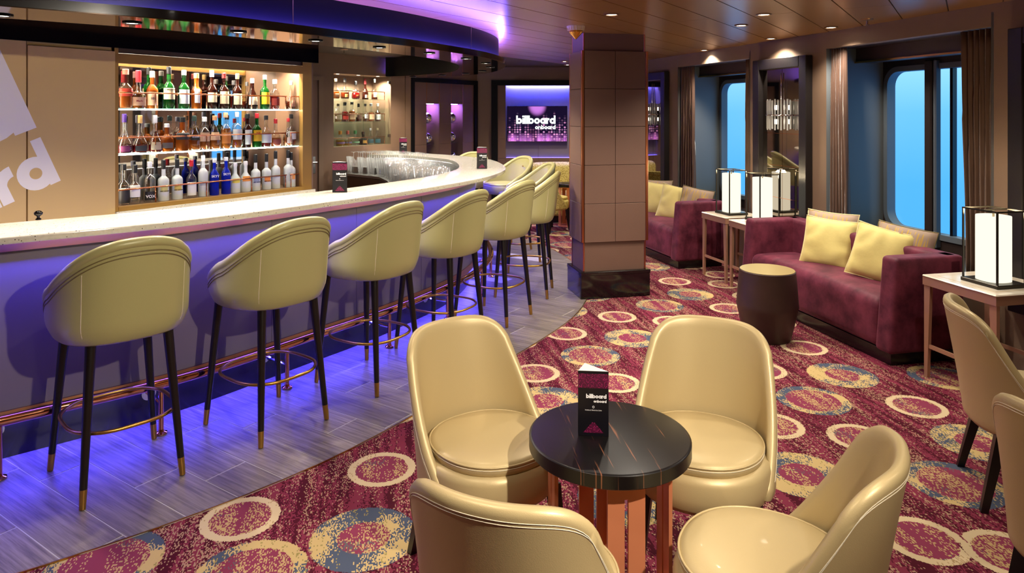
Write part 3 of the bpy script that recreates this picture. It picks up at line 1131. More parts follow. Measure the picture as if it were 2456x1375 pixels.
# lettering on the panel, turned anticlockwise, only its end is in view
def decal(txt, xh, end, rot):
    m_, w_ = word(txt, xh)
    R = Matrix.Rotation(rot, 2)
    m2 = MB()
    vs = []
    for p in m_.v:
        q = R @ Vector((p[0] - w_, p[1]))
        vs.append((end[0] + q.x, -.0108 - p[2], end[1] + q.y))
    # keep only what lies on the panel
    m2.add(vs, m_.f)
    return m2.obj('decal', M['decal'], wb)
def on_panel(x, y):
    k = (x - 1228) / F
    t = (k * P0.y - P0.x) / (bx.x - k * bx.y)
    Y = P0.y + t * bx.y
    return t, EYE - (y - HZ) * Y / F
decal('onboard', .22, on_panel(144, 433), math.radians(22.5))
decal('billboard', .44, on_panel(86, 306), math.radians(22.5))
# ================================================================== the bar
CT = 1.11                                     # worktop height
CP = [(163, 554), (293, 542), (400, 532.5), (563, 513.5), (726, 491.5), (800, 481), (979, 457), (1069, 442), (1158, 426), (1203, 412),
      (1215, 402), (1194, 387.5), (1158, 379), (1069, 371), (990, 366.5)]
c0 = [Vector(px(x, y, CT)[:2]) for x, y in CP]
d0 = (c0[0] - c0[1]).normalized()
c0 = [c0[0] + d0 * 1.75 + Vector((-.12, .10)), c0[0] + d0 * .9] + c0 + [Vector((-1.60, 9.27))]
BAR = resample(smooth_line(resample(catmull(c0), 120), 12), 96)
BAR = [Vector((p.x, p.y)) for p in BAR]
def off(d): return offset_line(BAR, d)
def arclen(P_):
    L = [0.0]
    for i in range(1, len(P_)): L.append(L[-1] + (P_[i] - P_[i - 1]).length)
    return L
def at_len(P_, L, s):
    for i in range(1, len(P_)):
        if L[i] >= s:
            t = (s - L[i - 1]) / (L[i] - L[i - 1])
            return P_[i - 1].lerp(P_[i], t), (P_[i] - P_[i - 1]).normalized()
    return P_[-1], (P_[-1] - P_[-2]).normalized()
def sub_line(P_, L, s0, s1):
    out = [at_len(P_, L, s0)[0]]
    for i in range(len(P_)):
        if s0 + 1e-4 < L[i] < s1 - 1e-4: out.append(P_[i])
    out.append(at_len(P_, L, s1)[0])
    return out
# worktop with an eased front edge
WT = .46
in_ = off(WT)
oA, oB = list(BAR) + [BAR[-1] + Vector((-.02, 0))], in_ + [Vector((-1.86, 8.90))]
mbw = MB()
prof = [(.03, CT - .035), (.006, CT - .035), (.0, CT - .027), (.0, CT - .008), (.003, CT - .002), (.009, CT)]
lines = [(offset_line(BAR, d) + [BAR[-1] + Vector((-.02, 0))], z) for d, z in prof]
lines.append((oB, CT)); lines.append((oB, CT - .035))
n_ = len(oA)
vs = []
for P_, z in lines: vs += [(p.x, p.y, z) for p in P_]
fs = []
for r in range(len(lines)):
    q = (r + 1) % len(lines)
    for i in range(n_ - 1): fs.append((r * n_ + i, r * n_ + i + 1, q * n_ + i + 1, q * n_ + i))
fs.append(tuple(r * n_ for r in range(len(lines))))
mbw.add(vs, fs)
worktop = mbw.obj('bar_worktop', M['quartz'], auto=50)
tag(worktop, 'long curved speckled white quartz bar worktop with tent cards standing on it', 'bar top')

bar = thing('bar_counter', 'curved bar front of lilac panels with copper bands, glowing blue under the stone top', 'bar')
PL_ = off(.30); LP = arclen(PL_)
def find_px(xp):
    best = None
    for i in range(1, len(PL_) * 10):
        s = LP[-1] * i / (len(PL_) * 10)
        p, _ = at_len(PL_, LP, s)
        x = 1228 + F * p.x / p.y
        if best is None or abs(x - xp) < best[0]:
            if p.y < 7.0: best = (abs(x - xp), s)
    return best[1]
joints = [find_px(x) for x in (364, 651, 854, 1010)]
g0 = joints[1] - joints[0]
s = joints[0]
pre = []
while s - .66 > 0:
    s -= .66
    pre.append(s)
js = [0.0] + pre[::-1] + joints
s = joints[-1]
while s + .66 < LP[-1] - .2:
    s += .66
    js.append(s)
js.append(LP[-1])
for a, b_ in zip(js[:-1], js[1:]):
    A = sub_line(PL_, LP, a + .0015, b_ - .0015)
    B = offset_line(A, .018)
    MB().ribbon_solid(A, B, .25, .998).obj('front_panel', M['bar_panel'], bar, auto=30)
MB().ribbon_solid(off(.318), off(.34), .19, CT - .036).obj('carcass', M['black_matt'], bar)
MB().ribbon_solid(off(.268), off(.317), 1.0, CT - .036).obj('copper_band', M['copper_band'], bar, auto=30)
MB().ribbon_solid(off(.290), off(.317), .193, .249).obj('copper_band', M['copper_band'], bar, auto=30)
MB().ribbon_solid(off(.36), off(.38), 0.0, .19).obj('kick_plate', M['base_dark'], bar, auto=30)
MB().strip(off(.222), off(.244), CT - .0365).obj('led_strip', M['led_blue'], bar)
MB().strip(off(.328), off(.348), .188).obj('led_strip', M['led_blue'], bar)
# inner skin of the counter seen beyond the opening
MB().strip(off(WT + .004 - .02), off(WT - .004), CT - .0365).obj('led_strip', M['rack_fill'], bar)  # strip added under the inner edge to brighten the glasses
MB().ribbon_solid(off(WT - .05), off(WT - .025), .55, CT - .036).obj('inner_panel', M['steel'], bar, auto=30)

rail = thing('foot_rail', 'polished copper foot rail on short posts along the foot of the bar', 'foot rail')
R_ = off(.145)
MB().tube([(p.x, p.y, .262) for p in R_], .026, 12).obj('tube', M['copper_pol'], rail, smooth=True)
LR = arclen(R_)
def near_s(pt):
    return min(range(len(R_)), key=lambda i: (R_[i] - Vector(pt)).length)
posts = [LR[near_s(p)] for p in ((-2.314, 3.145), (-1.776, 3.57), (-1.348, 4.11), (-.933, 4.85))]
s = posts[-1]
while s + .74 < LR[-1] - .3:
    s += .74
    posts.append(s)
posts = [posts[0] - .69] + posts
for s in posts:
    p, t = at_len(R_, LR, s)
    nrm_ = Vector((-t.y, t.x))
    pm = MB()
    pm.tube([(p.x, p.y, .008), (p.x, p.y, .25)], .013, 10)
    pm.lathe([(.03, 0.007), (.03, .012), (.016, .018), (.013, .03)], 14, (p.x, p.y, 0))
    po = pm.obj('post', M['copper_pol'], rail, auto=40)
    q = p + nrm_ * .214
    fm = MB()
    fm.tube([(p.x, p.y, .15), (q.x, q.y, .15)], .011, 8)
    a_ = q - nrm_ * .008
    fm.tube([(a_.x, a_.y, .15), (q.x, q.y, .15)], .036, 16)
    fm.obj('wall_bracket', M['chrome'], rail, auto=40)

# ---- lit canopy over the bar
cz = 2.11
can = frame_obj('ceiling_canopy', (0, 0), 0)
MB().ribbon_solid(off(0.0), off(.085), cz + .004, cz + .05).obj('rim', M['black_gloss'], can, auto=30)
MB().ribbon_solid(off(.003), off(WT), cz, cz + .004).obj('underside', M['canopy_under'], can, auto=30)
MB().ribbon_solid(off(.07), off(.085), cz + .05, ZC).obj('fascia', M['canopy_fascia'], can, auto=30)
Bi = off(WT)
MB().ribbon_solid(off(WT), off(WT - .02), cz + .004, ZC).obj('inner_fascia', M['black_matt'], can, auto=30)
MB().strip(off(.018), off(.048), cz + .0504).obj('led_strip', M['led_blue_cove'], can)
Lc = arclen(off(.07))
s = 1.05
while s < Lc[-1] - .3:
    p, t = at_len(off(.0695), Lc, s)
    MB().tube([(p.x, p.y, cz + .05), (p.x, p.y, ZC)], .0016, 5).obj('fascia_joint', M['led_violet'] if False else M['chrome'], can)
    s += 1.9

# ---- recessed spotlights
def make_downlight(name, label, loc, bezel, power, group, r=.042, spot=True, size=128, col=SPOT_COL, blend=.6, aim=None):
    t = thing(name, label, 'downlight', loc, 0, group)
    b = MB().lathe([(r * 1.28, -.002), (r * 1.28, -.006), (r * 1.0, -.008), (r * .92, -.002), (r * .92, 0.0)], 20, cap=False)
    b.obj('bezel', bezel, t, auto=40)
    l = MB().lathe([(r * .93, -.003), (r * .6, -.0045), (.001, -.005)], 20, cap=False)
    l.obj('lens', M['lens'], t)
    if spot and power > 0:
        ld = bpy.data.lights.new('lamp', 'SPOT')
        ld.energy = power
        ld.color = col
        ld.spot_size = math.radians(size)
        ld.spot_blend = blend
        ld.shadow_soft_size = .03
        lo = bpy.data.objects.new('lamp', ld)
        COL.objects.link(lo)
        lo.parent = t
        lo.location = (0, 0, -.02)
        if aim:
            lo.rotation_euler = (Vector(aim) - Vector(loc)).to_track_quat('-Z', 'Y').to_euler()
    return t
CAN_PX = [(5, 36), (317, 54), (572, 76), (757, 97), (910, 113), (1030, 127), (1118, 140), (1165, 151), (1176, 161), (1157, 170), (1117, 176), (1060, 180), (990, 184)]
ORD = ['first', 'second', 'third', 'fourth', 'fifth', 'sixth', 'seventh', 'eighth', 'ninth', 'tenth', 'eleventh', 'twelfth', 'thirteenth', 'fourteenth', 'fifteenth', 'sixteenth', 'seventeenth']
for i, (x, y) in enumerate(CAN_PX):
    p = px(x, y, cz)
    make_downlight('canopy_downlight', '%s downlight along the mirrored canopy underside from the lettered wall' % ORD[i], p, M['bezel'], 46.0, 'downlights in the bar canopy', r=.036, size=140)
CEIL_PX = [(1467, 34, 'downlight in the tan ceiling just before the tiled pillar'), (1778, 60, 'downlight in the tan ceiling, one of the pair over the carpet nearer the pillar'),
           (1832, 34, 'downlight in the tan ceiling, one of the pair over the carpet nearer the viewer'), (1849, 92, 'ceiling downlight close to the wall above the framed mirror'),
           (1993, 65, 'ceiling downlight close to the wall at the near curtain'), (1689, 120, 'ceiling downlight close to the wall above the far curtain'),
           (1354, 147, 'far ceiling downlight before the screen wall, upper of two beside the pillar'), (1361, 155, 'far ceiling downlight before the screen wall, lower of two beside the pillar')]
for (x, y, lb) in CEIL_PX:
    p = px(x, y, ZC)
    make_downlight('ceiling_downlight', lb, p, M['bezel_tan'], SPOT_W, 'downlights in the tan ceiling')
# unseen downlights of the same fitting, added to light the front seats
for i, (x, y, k) in enumerate(((0.75, 3.75, .6), (2.35, 3.5, .62), (-.35, 2.75, .35), (1.0, 1.7, .42), (2.6, 1.9, .55), (-2.6, .6, .5), (2.2, .2, .5), (-.6, 1.25, .6))):
    make_downlight('ceiling_downlight', '%s added ceiling downlight over the front seats, out of view' % ORD[i], (x, y, ZC), M['bezel_tan'], SPOT_W * k, 'downlights in the tan ceiling')

make_downlight('ceiling_downlight', 'bright ceiling downlight over the front seats that throws the stool shadows', (1.15, .55, ZC), M['bezel_tan'], 310.0, 'downlights in the tan ceiling', size=84, blend=.5, aim=(-1.35, 3.6, .7))

# ================================================================== bottle cabinet
cab = thing('bottle_cabinet', 'gold framed mirror backed bottle cabinet with glass shelves and copper rails', 'cabinet', (P0.x, P0.y, 0), THB)
CWd, zb, zt, CD = 1.642, .972, 2.005, .27
g = M['gold_frame']
MB().bbox(-.026, 0, 0, .05, .94, 2.11).obj('frame_side', g, cab)
MB().bbox(CWd, 1.744, 0, .05, .94, 2.11).obj('frame_side', g, cab)
MB().bbox(0, CWd, 0, .05, zt, 2.075).obj('frame_top', g, cab)
MB().bbox(-.026, 1.744, .012, .05, 2.078, 2.11).obj('frame_top', M['dark_wood'], cab)
MB().bbox(0, CWd, -.006, .05, .94, zb).obj('frame_sill', g, cab)
MB().bbox(0, CWd, .05, .385, .94, zb).obj('shelf_board', M['shelf_wood'], cab)
MB().bbox(-.045, -.025, .05, .385, .94, 2.10).obj('side_panel', M['shelf_wood'], cab)
MB().bbox(-.022, -.010, .056, .066, 1.0, 1.99).obj('led_strip', M['led_white'], cab)  # hidden upright strip added behind the frame to brighten the bottles
MB().bbox(CWd, CWd + .02, .05, .385, .94, 2.10).obj('side_panel', M['shelf_wood'], cab)
MB().bbox(-.025, CWd, .05, .385, zt + .085, zt + .10).obj('top_panel', M['taupe'], cab)
for a, b_ in ((-.02, 1.28), (1.284, CWd)):
    MB().prism([(a, .155 + .14 * a), (b_, .155 + .14 * b_), (b_, .161 + .14 * b_), (a, .161 + .14 * a)], zb, zt + .085).obj('mirror_pane', M['mirror'], cab)
MB().bbox(-.02, CWd + .02, .395, .45, .8, 2.11).obj('back_board', M['dark_wood'], cab)
MB().bbox(.02, CWd - .02, .056, .08, zt + .055, zt + .07).obj('led_strip', M['led_white'], cab)
for i in range(8):
    a = .12 + i * .2
    MB().lathe([(.02, 0), (.001, -.001)], 14, (a, .085, zt + .083), cap=False).obj('cabinet_light', M['lens'], cab)
    ld = bpy.data.lights.new('cabinet_lamp', 'SPOT')
    ld.energy = 85.0
    ld.color = (1.0, .91, .76)
    ld.spot_size = math.radians(165)
    ld.spot_blend = .5
    ld.shadow_soft_size = .02
    lo = bpy.data.objects.new('cabinet_lamp', ld)
    COL.objects.link(lo)
    lo.parent = cab
    lo.location = (a, .07, zt + .07)
for z in (1.676, 1.345):
    MB().rbox(.004, CWd - .004, 0.045, .155, z - .005, z + .005, .001).obj('glass_shelf', M['shelf_glass'], cab)
    MB().bbox(.006, CWd - .006, .0435, .0448, z - .004, z + .004).obj('glow_edge', M['edge_glow'], cab)  # light on the shelf edge put in as a glowing strip, no lamp
    MB().bbox(.01, CWd - .01, .058, .070, z - .0075, z - .0055).obj('led_strip', M['shelf_fill'], cab)  # unseen strip added under the shelf to brighten the bottles below
for z in (1.681, 1.35, zb):
    for (a, b_) in ((.0, CWd - .14), (CWd - .10, CWd)):
        rl = MB().tube([(a, .050, z + .115), (b_, .052, z + .115)], .0055, 8)
        xs = [q for q in (.30, .72, 1.14, CWd - .15) if a < q < b_] if a < 1 else [a + .01]
        for q in xs: rl.tube([(q, .052, z), (q, .052, z + .115)], .004, 8)
        rl.obj('copper_rail', M['copper_pol'], cab, smooth=True)
tag(MB().bbox(-.026, 1.765, -.14, -.0, .86, .90).bbox(-.026, 1.765, -.028, -.008, .90, .94).obj('back_counter', M['quartz'], loc=(P0.x, P0.y, 0), rz=THB), 'speckled quartz counter strip under the bottle cabinet', 'counter')

# ---- bottles
def mat_liquid(name, col, trans=.65, rough=.08):
    return mat(name, col, rough, trans=trans, ior=1.33, spec=.6)
BM = {
    'clear': M['glass'],
    'frost': mat('glass_frosted', lin(232, 236, 230), .32, trans=.15, ior=1.25, spec=.6),
    'green': mat_liquid('glass_green', lin(22, 92, 30), .6),
    'dark': mat_liquid('glass_dark_brown', lin(44, 16, 10), .3),
    'blue': mat_liquid('glass_cobalt', lin(20, 40, 190), .35),
    'black': mat('glass_black', lin(14, 12, 12), .1, coat=.4),
    'amber': mat_liquid('glass_amber', lin(196, 96, 30), .55),
}
LQ = {'amber': mat_liquid('liquor_amber', lin(206, 104, 36), .5), 'red': mat_liquid('liquor_ruby', lin(150, 26, 26), .5), 'brown': mat_liquid('liquor_brown', lin(120, 46, 18), .45),
      'gold': mat_liquid('liquor_gold', lin(214, 152, 50), .5), 'orange': mat_liquid('liquor_orange', lin(230, 122, 30), .4), 'purple': mat_liquid('liquor_plum', lin(110, 24, 50), .4)}
def lab(c): return mat('label_%02x%02x%02x' % c, lin(*c), .55)
CREAM, WHITE, YEL, BLK, RED, PEACH, GREYL, ORG, TEAL = (232, 212, 168), (236, 234, 228), (236, 182, 30), (24, 22, 24), (176, 34, 40), (238, 190, 150), (120, 110, 100), (228, 138, 60), (70, 104, 116)
PROF = {   # radius (1 = body) at height (1 = total without stopper)
    'std': [(.94, 0), (1, .02), (1, .56), (.93, .63), (.55, .72), (.36, .76), (.34, .97), (.38, .975), (.38, 1)],
    'tall': [(.94, 0), (1, .015), (1, .62), (.92, .68), (.6, .735), (.37, .77), (.35, 1)],
    'cone': [(.96, 0), (1, .03), (1, .22), (.88, .34), (.55, .5), (.33, .62), (.25, .8), (.25, 1)],
    'bulb': [(.8, 0), (.98, .08), (1, .24), (.92, .40), (.6, .55), (.33, .64), (.28, .8), (.28, 1)],
    'squat': [(.94, 0), (1, .02), (1, .45), (.9, .54), (.5, .64), (.34, .70), (.34, 1)],
    'stout': [(.96, 0), (1, .02), (1, .52), (.97, .58), (.6, .66), (.42, .70), (.42, 1)],
    'bell': [(.92, 0), (1, .03), (.98, .30), (.86, .48), (.62, .62), (.38, .72), (.33, .85), (.33, 1)],
}
BOT_CACHE = {}
def make_bottle(kind, h, r, body, lc, lz, lw, cap, capc, liq=None, fill=.5, sq=2.0):
    key = (kind, h, r, body, lc, lz, lw, cap, capc, liq, fill, sq)
    if key in BOT_CACHE: return BOT_CACHE[key]
    P_ = PROF[kind]
    hh = h * (1 - cap)
    parts = {}
    me = []
    b = MB().lathe([(q * r, z * hh) for q, z in P_], 16, p=sq)
    parts['body'] = (b, BM[body])
    def rad(z):
        for (r0, z0), (r1, z1) in zip(P_[:-1], P_[1:]):
            if z0 <= z <= z1: return r0 + (r1 - r0) * (z - z0) / max(z1 - z0, 1e-6)
        return P_[-1][0]
    nr = P_[-1][0] * r
    if cap > .1:
        parts['stopper'] = (MB().lathe([(nr * 1.12, hh - .004), (nr * 1.12, h - .004), (nr * .9, h)], 12), mat('cap_%02x%02x%02x' % capc, lin(*capc), .35))
    else:
        parts['stopper'] = (MB().lathe([(nr * 1.2, hh - .012), (nr * 1.2, h - .003), (nr * 1.0, h)], 12), mat('cap_%02x%02x%02x' % capc, lin(*capc), .35))
    if liq:
        pts = [(max(q * r - .004, .004), z * hh + (.004 if i == 0 else 0)) for i, (q, z) in enumerate(P_) if z < fill]
        pts.append((rad(fill) * r - .004, fill * hh))
        parts['liquor'] = (MB().lathe(pts, 14, p=sq), LQ[liq])
    if lc:
        z0, z1 = lz
        vs, fs = [], []
        n = 10
        rows_ = [z0 + (z1 - z0) * q / 8 for q in range(9)]
        rows_ = sorted(set(rows_ + [z for _, z in P_ if z0 < z < z1]))
        for j, z in enumerate(rows_):
            for k in range(n + 1):
                a = -PI / 2 + (k / n - .5) * lw
                ca, sa = math.cos(a), math.sin(a)
                m_ = (abs(ca) ** sq + abs(sa) ** sq) ** (-1 / sq)
                rr = rad(z) * r * m_ * 1.012 + .0014
                vs.append((rr * ca, rr * sa, z * hh))
        for j in range(len(rows_) - 1):
            for k in range(n): fs.append((j * (n + 1) + k, j * (n + 1) + k + 1, (j + 1) * (n + 1) + k + 1, (j + 1) * (n + 1) + k))
        parts['label'] = (MB().add(vs, fs), lab(lc))
    BOT_CACHE[key] = {k: v for k, v in parts.items()}
    BOT_CACHE[key]['_mesh'] = {}
    return BOT_CACHE[key]
def put_bottle(spec, loc, rz, label, group):
    parts = make_bottle(*spec[0], **spec[1])
    root = None
    for k in ('body', 'liquor', 'label', 'stopper'):
        if k not in parts: continue
        mb_, mt = parts[k]
        cache = parts['_mesh']
        nm = 'bottle' if k == 'body' else k
        if k in cache:
            o = bpy.data.objects.new(nm, cache[k])
            COL.objects.link(o)
        else:
            o = mb_.obj(nm, mt, smooth=False, auto=35)
            cache[k] = o.data
        if root is None:
            root = o
            o.location = loc
            o.rotation_euler = (0, 0, rz)
        else:
            o.parent = root
    tag(root, label, 'bottle', group)
    return root
def B(kind, h, r, body, lc=None, lz=(.12, .5), lw=1.9, cap=.08, capc=BLK, **kw):
    return ((kind, h, r, body, lc, lz, lw, cap, capc), kw)
def col_x(x, depth=.12):
    """where along the cabinet a bottle stands that is seen at picture column x"""
    o_ = P0 + by * depth
    k = (x - 1228) / F
    return (k * o_.y - o_.x) / (bx.x - k * bx.y)
BLACKCAP, SILV, GOLDC, REDC, WHT = (18, 18, 20), (196, 196, 200), (190, 150, 90), (180, 30, 40), (230, 226, 220)
GG = lambda lc: B('tall', .315, .040, 'frost', lc, (.28, .46), 1.3, .22, BLACKCAP)
BOTTOM = [(296, B('stout', .30, .042, 'clear', BLK, (.06, .5), 2.4, .14, BLACKCAP), 'clear bottle with a black and white label'),
          (323, B('stout', .29, .040, 'clear', WHITE, (.22, .6), 1.9, .2, BLACKCAP), 'clear bottle with a tall white label and black cap'),
          (359, B('tall', .305, .041, 'clear', BLK, (.06, .30), 1.9, .1, SILV), 'faceted clear bottle with a low black label'),
          (392, GG((206, 196, 120)), 'frosted bottle with yellow print and black neck'), (425, GG((212, 186, 90)), 'frosted bottle with banana yellow print and black neck'),
          (459, B('std', .30, .038, 'clear', WHITE, (.08, .5), 2.0, .16, REDC), 'clear bottle with a red and white label and red neck'),
          (487, B('tall', .33, .038, 'frost', (170, 176, 180), (.3, .42), 1.6, .1, WHT), 'tall frosted bottle with grey tree print and white neck'),
          (514, B('std', .295, .037, 'blue', None, (.1, .4), 1.9, .06, SILV), 'cobalt blue bottle with white letters and an orange swirl'),
          (542, B('std', .305, .038, 'blue', None, (.1, .4), 1.9, .06, SILV), 'cobalt blue bottle with plain white letters'),
          (564, B('squat', .255, .042, 'frost', (232, 210, 80), (.36, .52), 1.5, .08, WHT), 'short frosted bottle with yellow print'),
          (589, B('squat', .26, .044, 'frost', (236, 150, 60), (.38, .56), 1.6, .08, WHT), 'short frosted bottle with a broad orange print'),
          (613, GG((150, 160, 186)), 'frosted bottle with a small blue print'), (639, GG((232, 140, 60)), 'frosted bottle with orange and blue print'),
          (661, B('tall', .335, .040, 'frost', None, (.1, .4), 1.9, .2, BLACKCAP), 'plain tall frosted bottle with black neck'),
          (691, B('tall', .335, .041, 'frost', (196, 202, 190), (.2, .5), .5, .2, BLACKCAP), 'tall frosted bottle with fine upright script'),
          (714, GG((236, 160, 80)), 'frosted bottle with sunset print at the cabinet end')]
MIDDLE = [(298, B('cone', .29, .058, 'clear', (140, 60, 110), (.06, .24), 1.0, .2, (70, 40, 120), liq='purple', fill=.25), 'wide clear decanter with plum liquor and violet neck'),
          (336, B('cone', .28, .060, 'clear', (60, 62, 66), (.06, .24), 1.3, .2, GOLDC, liq='red', fill=.27), 'wide clear decanter with ruby liquor and oval grey label'),
          (372, B('cone', .28, .056, 'clear', CREAM, (.08, .34), 1.3, .2, SILV, liq='red', fill=.25), 'clear conical bottle with square cream label'),
          (400, B('squat', .215, .052, 'amber', GREYL, (.14, .36), 1.5, .12, WHT), 'squat amber bottle with a bronze label'),
          (437, B('stout', .265, .052, 'amber', (52, 48, 46), (.38, .62), 2.2, .14, BLACKCAP), 'stout amber bottle with a charcoal label'),
          (466, B('bell', .275, .048, 'clear', (44, 48, 46), (.34, .52), 1.7, .14, (40, 60, 50), liq='amber', fill=.36), 'bell shaped clear bottle with round dark green label'),
          (490, B('std', .265, .042, 'clear', PEACH, (.28, .58), 2.0, .1, WHT, liq='amber', fill=.4), 'clear bottle with grey and peach label'),
          (515, B('bell', .275, .046, 'clear', PEACH, (.3, .56), 2.0, .1, (206, 150, 100), liq='amber', fill=.36), 'clear bell bottle with pale pink label'),
          (541, B('std', .30, .042, 'clear', ORG, (.16, .5), 2.0, .1, (214, 150, 110), liq='orange', fill=.62), 'clear bottle of orange whisky with orange label'),
          (568, B('tall', .305, .041, 'clear', WHITE, (.26, .58), 2.0, .1, SILV, liq='amber', fill=.3), 'clear bottle with large white label and amber foot'),
          (594, B('std', .29, .041, 'dark', WHITE, (.1, .58), 1.5, .1, BLACKCAP), 'dark brown bottle with a tall white label'),
          (616, B('std', .295, .040, 'green', YEL, (.2, .58), 2.0, .14, REDC), 'green bottle with yellow label and red cap'),
          (638, B('squat', .275, .046, 'clear', WHITE, (.14, .44), 2.2, .1, BLACKCAP, liq='red', fill=.42), 'clear bottle of red liquor with white label'),
          (661, B('bulb', .245, .052, 'clear', (150, 70, 60), (.1, .3), 1.4, .16, REDC, liq='amber', fill=.36), 'round clear bottle of amber with red neck'),
          (691, B('bulb', .25, .046, 'clear', (226, 200, 190), (.1, .34), 1.0, .12, REDC, liq='amber', fill=.34), 'round clear bottle with narrow pale label'),
          (713, B('squat', .285, .044, 'clear', WHITE, (.22, .5), 2.0, .1, BLACKCAP, liq='red', fill=.44), 'clear bottle with white label at the cabinet end')]
TOP = [(301, B('stout', .29, .044, 'clear', (196, 60, 40), (.34, .56), 2.0, .1, (200, 120, 100), liq='amber', fill=.42, sq=4.0), 'square clear bottle with slanted red label'),
       (332, B('squat', .285, .052, 'clear', PEACH, (.1, .42), 2.0, .3, REDC, liq='amber', fill=.14), 'clear bottle with peach label and red wax neck'),
       (365, B('std', .285, .042, 'amber', PEACH, (.1, .52), 1.9, .16, (214, 160, 150)), 'amber bottle with peach label marked 101'),
       (405, B('std', .325, .043, 'green', CREAM, (.26, .58), 2.2, .16, BLACKCAP), 'green bottle with cream label and pourer'),
       (441, B('std', .305, .042, 'green', WHITE, (.14, .56), 2.0, .12, WHT), 'dark green bottle with large white label and white cap'),
       (471, B('stout', .285, .040, 'amber', WHITE, (.18, .62), 1.0, .1, GOLDC), 'amber bottle with narrow arched white label'),
       (508, B('std', .315, .040, 'dark', CREAM, (.2, .5), 2.0, .16, SILV), 'dark bottle with cream script label and silver pourer'),
       (537, B('std', .30, .040, 'dark', CREAM, (.16, .56), 2.0, .14, (120, 30, 30)), 'dark bottle with cream label and maroon cap'),
       (569, B('std', .30, .038, 'dark', CREAM, (.14, .5), 2.0, .14, GOLDC), 'dark bottle with cream label and gold cap'),
       (605, B('bell', .265, .046, 'dark', CREAM, (.16, .46), 1.8, .14, WHT), 'dark bottle with chevron cream label and white cap'),
       (635, B('std', .30, .040, 'green', YEL, (.16, .56), 1.9, .12, WHT), 'green bottle with yellow shield label'),
       (659, B('std', .265, .042, 'clear', (150, 50, 40), (.14, .4), 1.8, .1, SILV, liq='red', fill=.5), 'clear glass bottle of red liquor with maroon band'),
       (703, B('cone', .26, .050, 'clear', (190, 140, 110), (.1, .34), 1.1, .1, SILV, liq='brown', fill=.32), 'clear jug bottle of brown liquor'),]
SH = {'top': 1.681, 'middle': 1.350, 'bottom': zb}
bottle_objs = {}
for nm, lst in (('bottom', BOTTOM), ('middle', MIDDLE), ('top', TOP)):
    for (x, spec, desc) in lst:
        dep = .10
        s_ = col_x(x, dep)
        s_ = min(max(s_, .05), CWd - .05)
        p = P0 + bx * s_ + by * dep
        lb = '%s, %s cabinet shelf' % (desc, nm)
        o = put_bottle(spec, (p.x, p.y, SH[nm]), THB - .35, lb, 'bottles on the %s shelf of the mirrored cabinet' % nm)
        bottle_objs[(nm, x)] = o
LW = mat('label_print_white', lin(240, 240, 240), .5)
LBk = mat('label_print_black', lin(30, 26, 26), .5)
LRd = mat('label_print_red', lin(170, 40, 40), .5)
def bottle_text(nm, x, txt, size, z, r, m):
    o = bottle_objs[(nm, x)]
    font_text(txt, size, m, o, (0, -r - .0025, z), (PI / 2, 0, 0), bold=.0006)
bottle_text('bottom', 514, 'SKYY', .026, .155, .037, LW)
bottle_text('bottom', 542, 'SKYY', .026, .165, .038, LW)
bottle_text('bottom', 359, 'VOX', .03, .045, .041, LW)
bottle_text('bottom', 296, 'VANILIA', .016, .12, .042, LW)
for x in (392, 425, 613, 639):
    bottle_text('bottom', x, 'GREY GOOSE', .0105, .075, .040, LBk)
bottle_text('top', 365, '101', .024, .075, .042, LBk)
bottle_text('top', 405, 'JAMESON', .017, .145, .043, LBk)
bottle_text('top', 441, 'LAPHROAIG', .012, .115, .042, LBk)
bottle_text('middle', 616, 'J&B', .026, .12, .040, LRd)
bottle_text('middle', 466, 'Glenfiddich', .011, .105, .048, LW)
bottle_text('top', 332, "Mark", .02, .055, .052, LRd)

# ---- lit niche with glass doors
nic = thing('niche_shelving', 'wall niche behind the bar with two glass shelves, copper rails and glass doors', 'shelf', (Q0.x, Q0.y, 0), THB)
for z in (1.818, 1.527):
    MB().rbox(-1.39, -.44, .05, .33, z - .004, z + .004, .001).obj('glass_shelf', M['shelf_glass'], nic)
for z in (1.823, 1.532, 1.229):
    rl = MB().tube([(-1.39, .055, z + .10), (-.45, .055, z + .10)], .005, 8)
    for q in (-1.1, -.78, -.46): rl.tube([(q, .055, z), (q, .055, z + .10)], .004, 8)
    rl.obj('copper_rail', M['copper_pol'], nic, smooth=True)
MB().bbox(-1.394, -.897, .004, .010, 1.232, 2.126).obj('glass_door', M['window_glass'], nic)
MB().bbox(-.893, -.398, .004, .010, 1.232, 2.126).obj('glass_door', M['window_glass'], nic)
MB().bbox(-.8965, -.8935, .003, .011, 1.232, 2.126).obj('door_edge', M['shelf_glass'], nic)
hm = MB()
for z in (1.34, 2.05): hm.bbox(-.44, -.40, -.004, .02, z - .02, z + .02)
hm.obj('hinge', M['steel'], nic)
def ncol(x, depth=.14):
    o_ = Q0 + by * depth
    k = (x - 1228) / F
    return (k * o_.y - o_.x) / (bx.x - k * bx.y)
N_TOP = [(805, B('bulb', .25, .055, 'clear', PEACH, (.12, .3), .9, .12, GOLDC, liq='orange', fill=.4), 'round clear bottle of orange spirit'),
         (827, B('bulb', .265, .058, 'clear', (206, 160, 90), (.1, .28), .7, .18, (60, 60, 64), liq='brown', fill=.38), 'flat round cognac bottle with oval gold label'),
         (853, B('bulb', .235, .056, 'clear', (150, 100, 40), (.2, .3), .5, .2, BLACKCAP, liq='red', fill=.45), 'ridged round bottle of red cognac'),
         (876, B('bell', .275, .042, 'dark', CREAM, (.1, .3), 1.0, .26, (130, 24, 30)), 'dark green bottle with maroon neck'),
         (898, B('bell', .275, .042, 'clear', CREAM, (.14, .42), 1.4, .16, (70, 84, 80), liq='brown', fill=.3), 'tall clear bottle with cream label')]
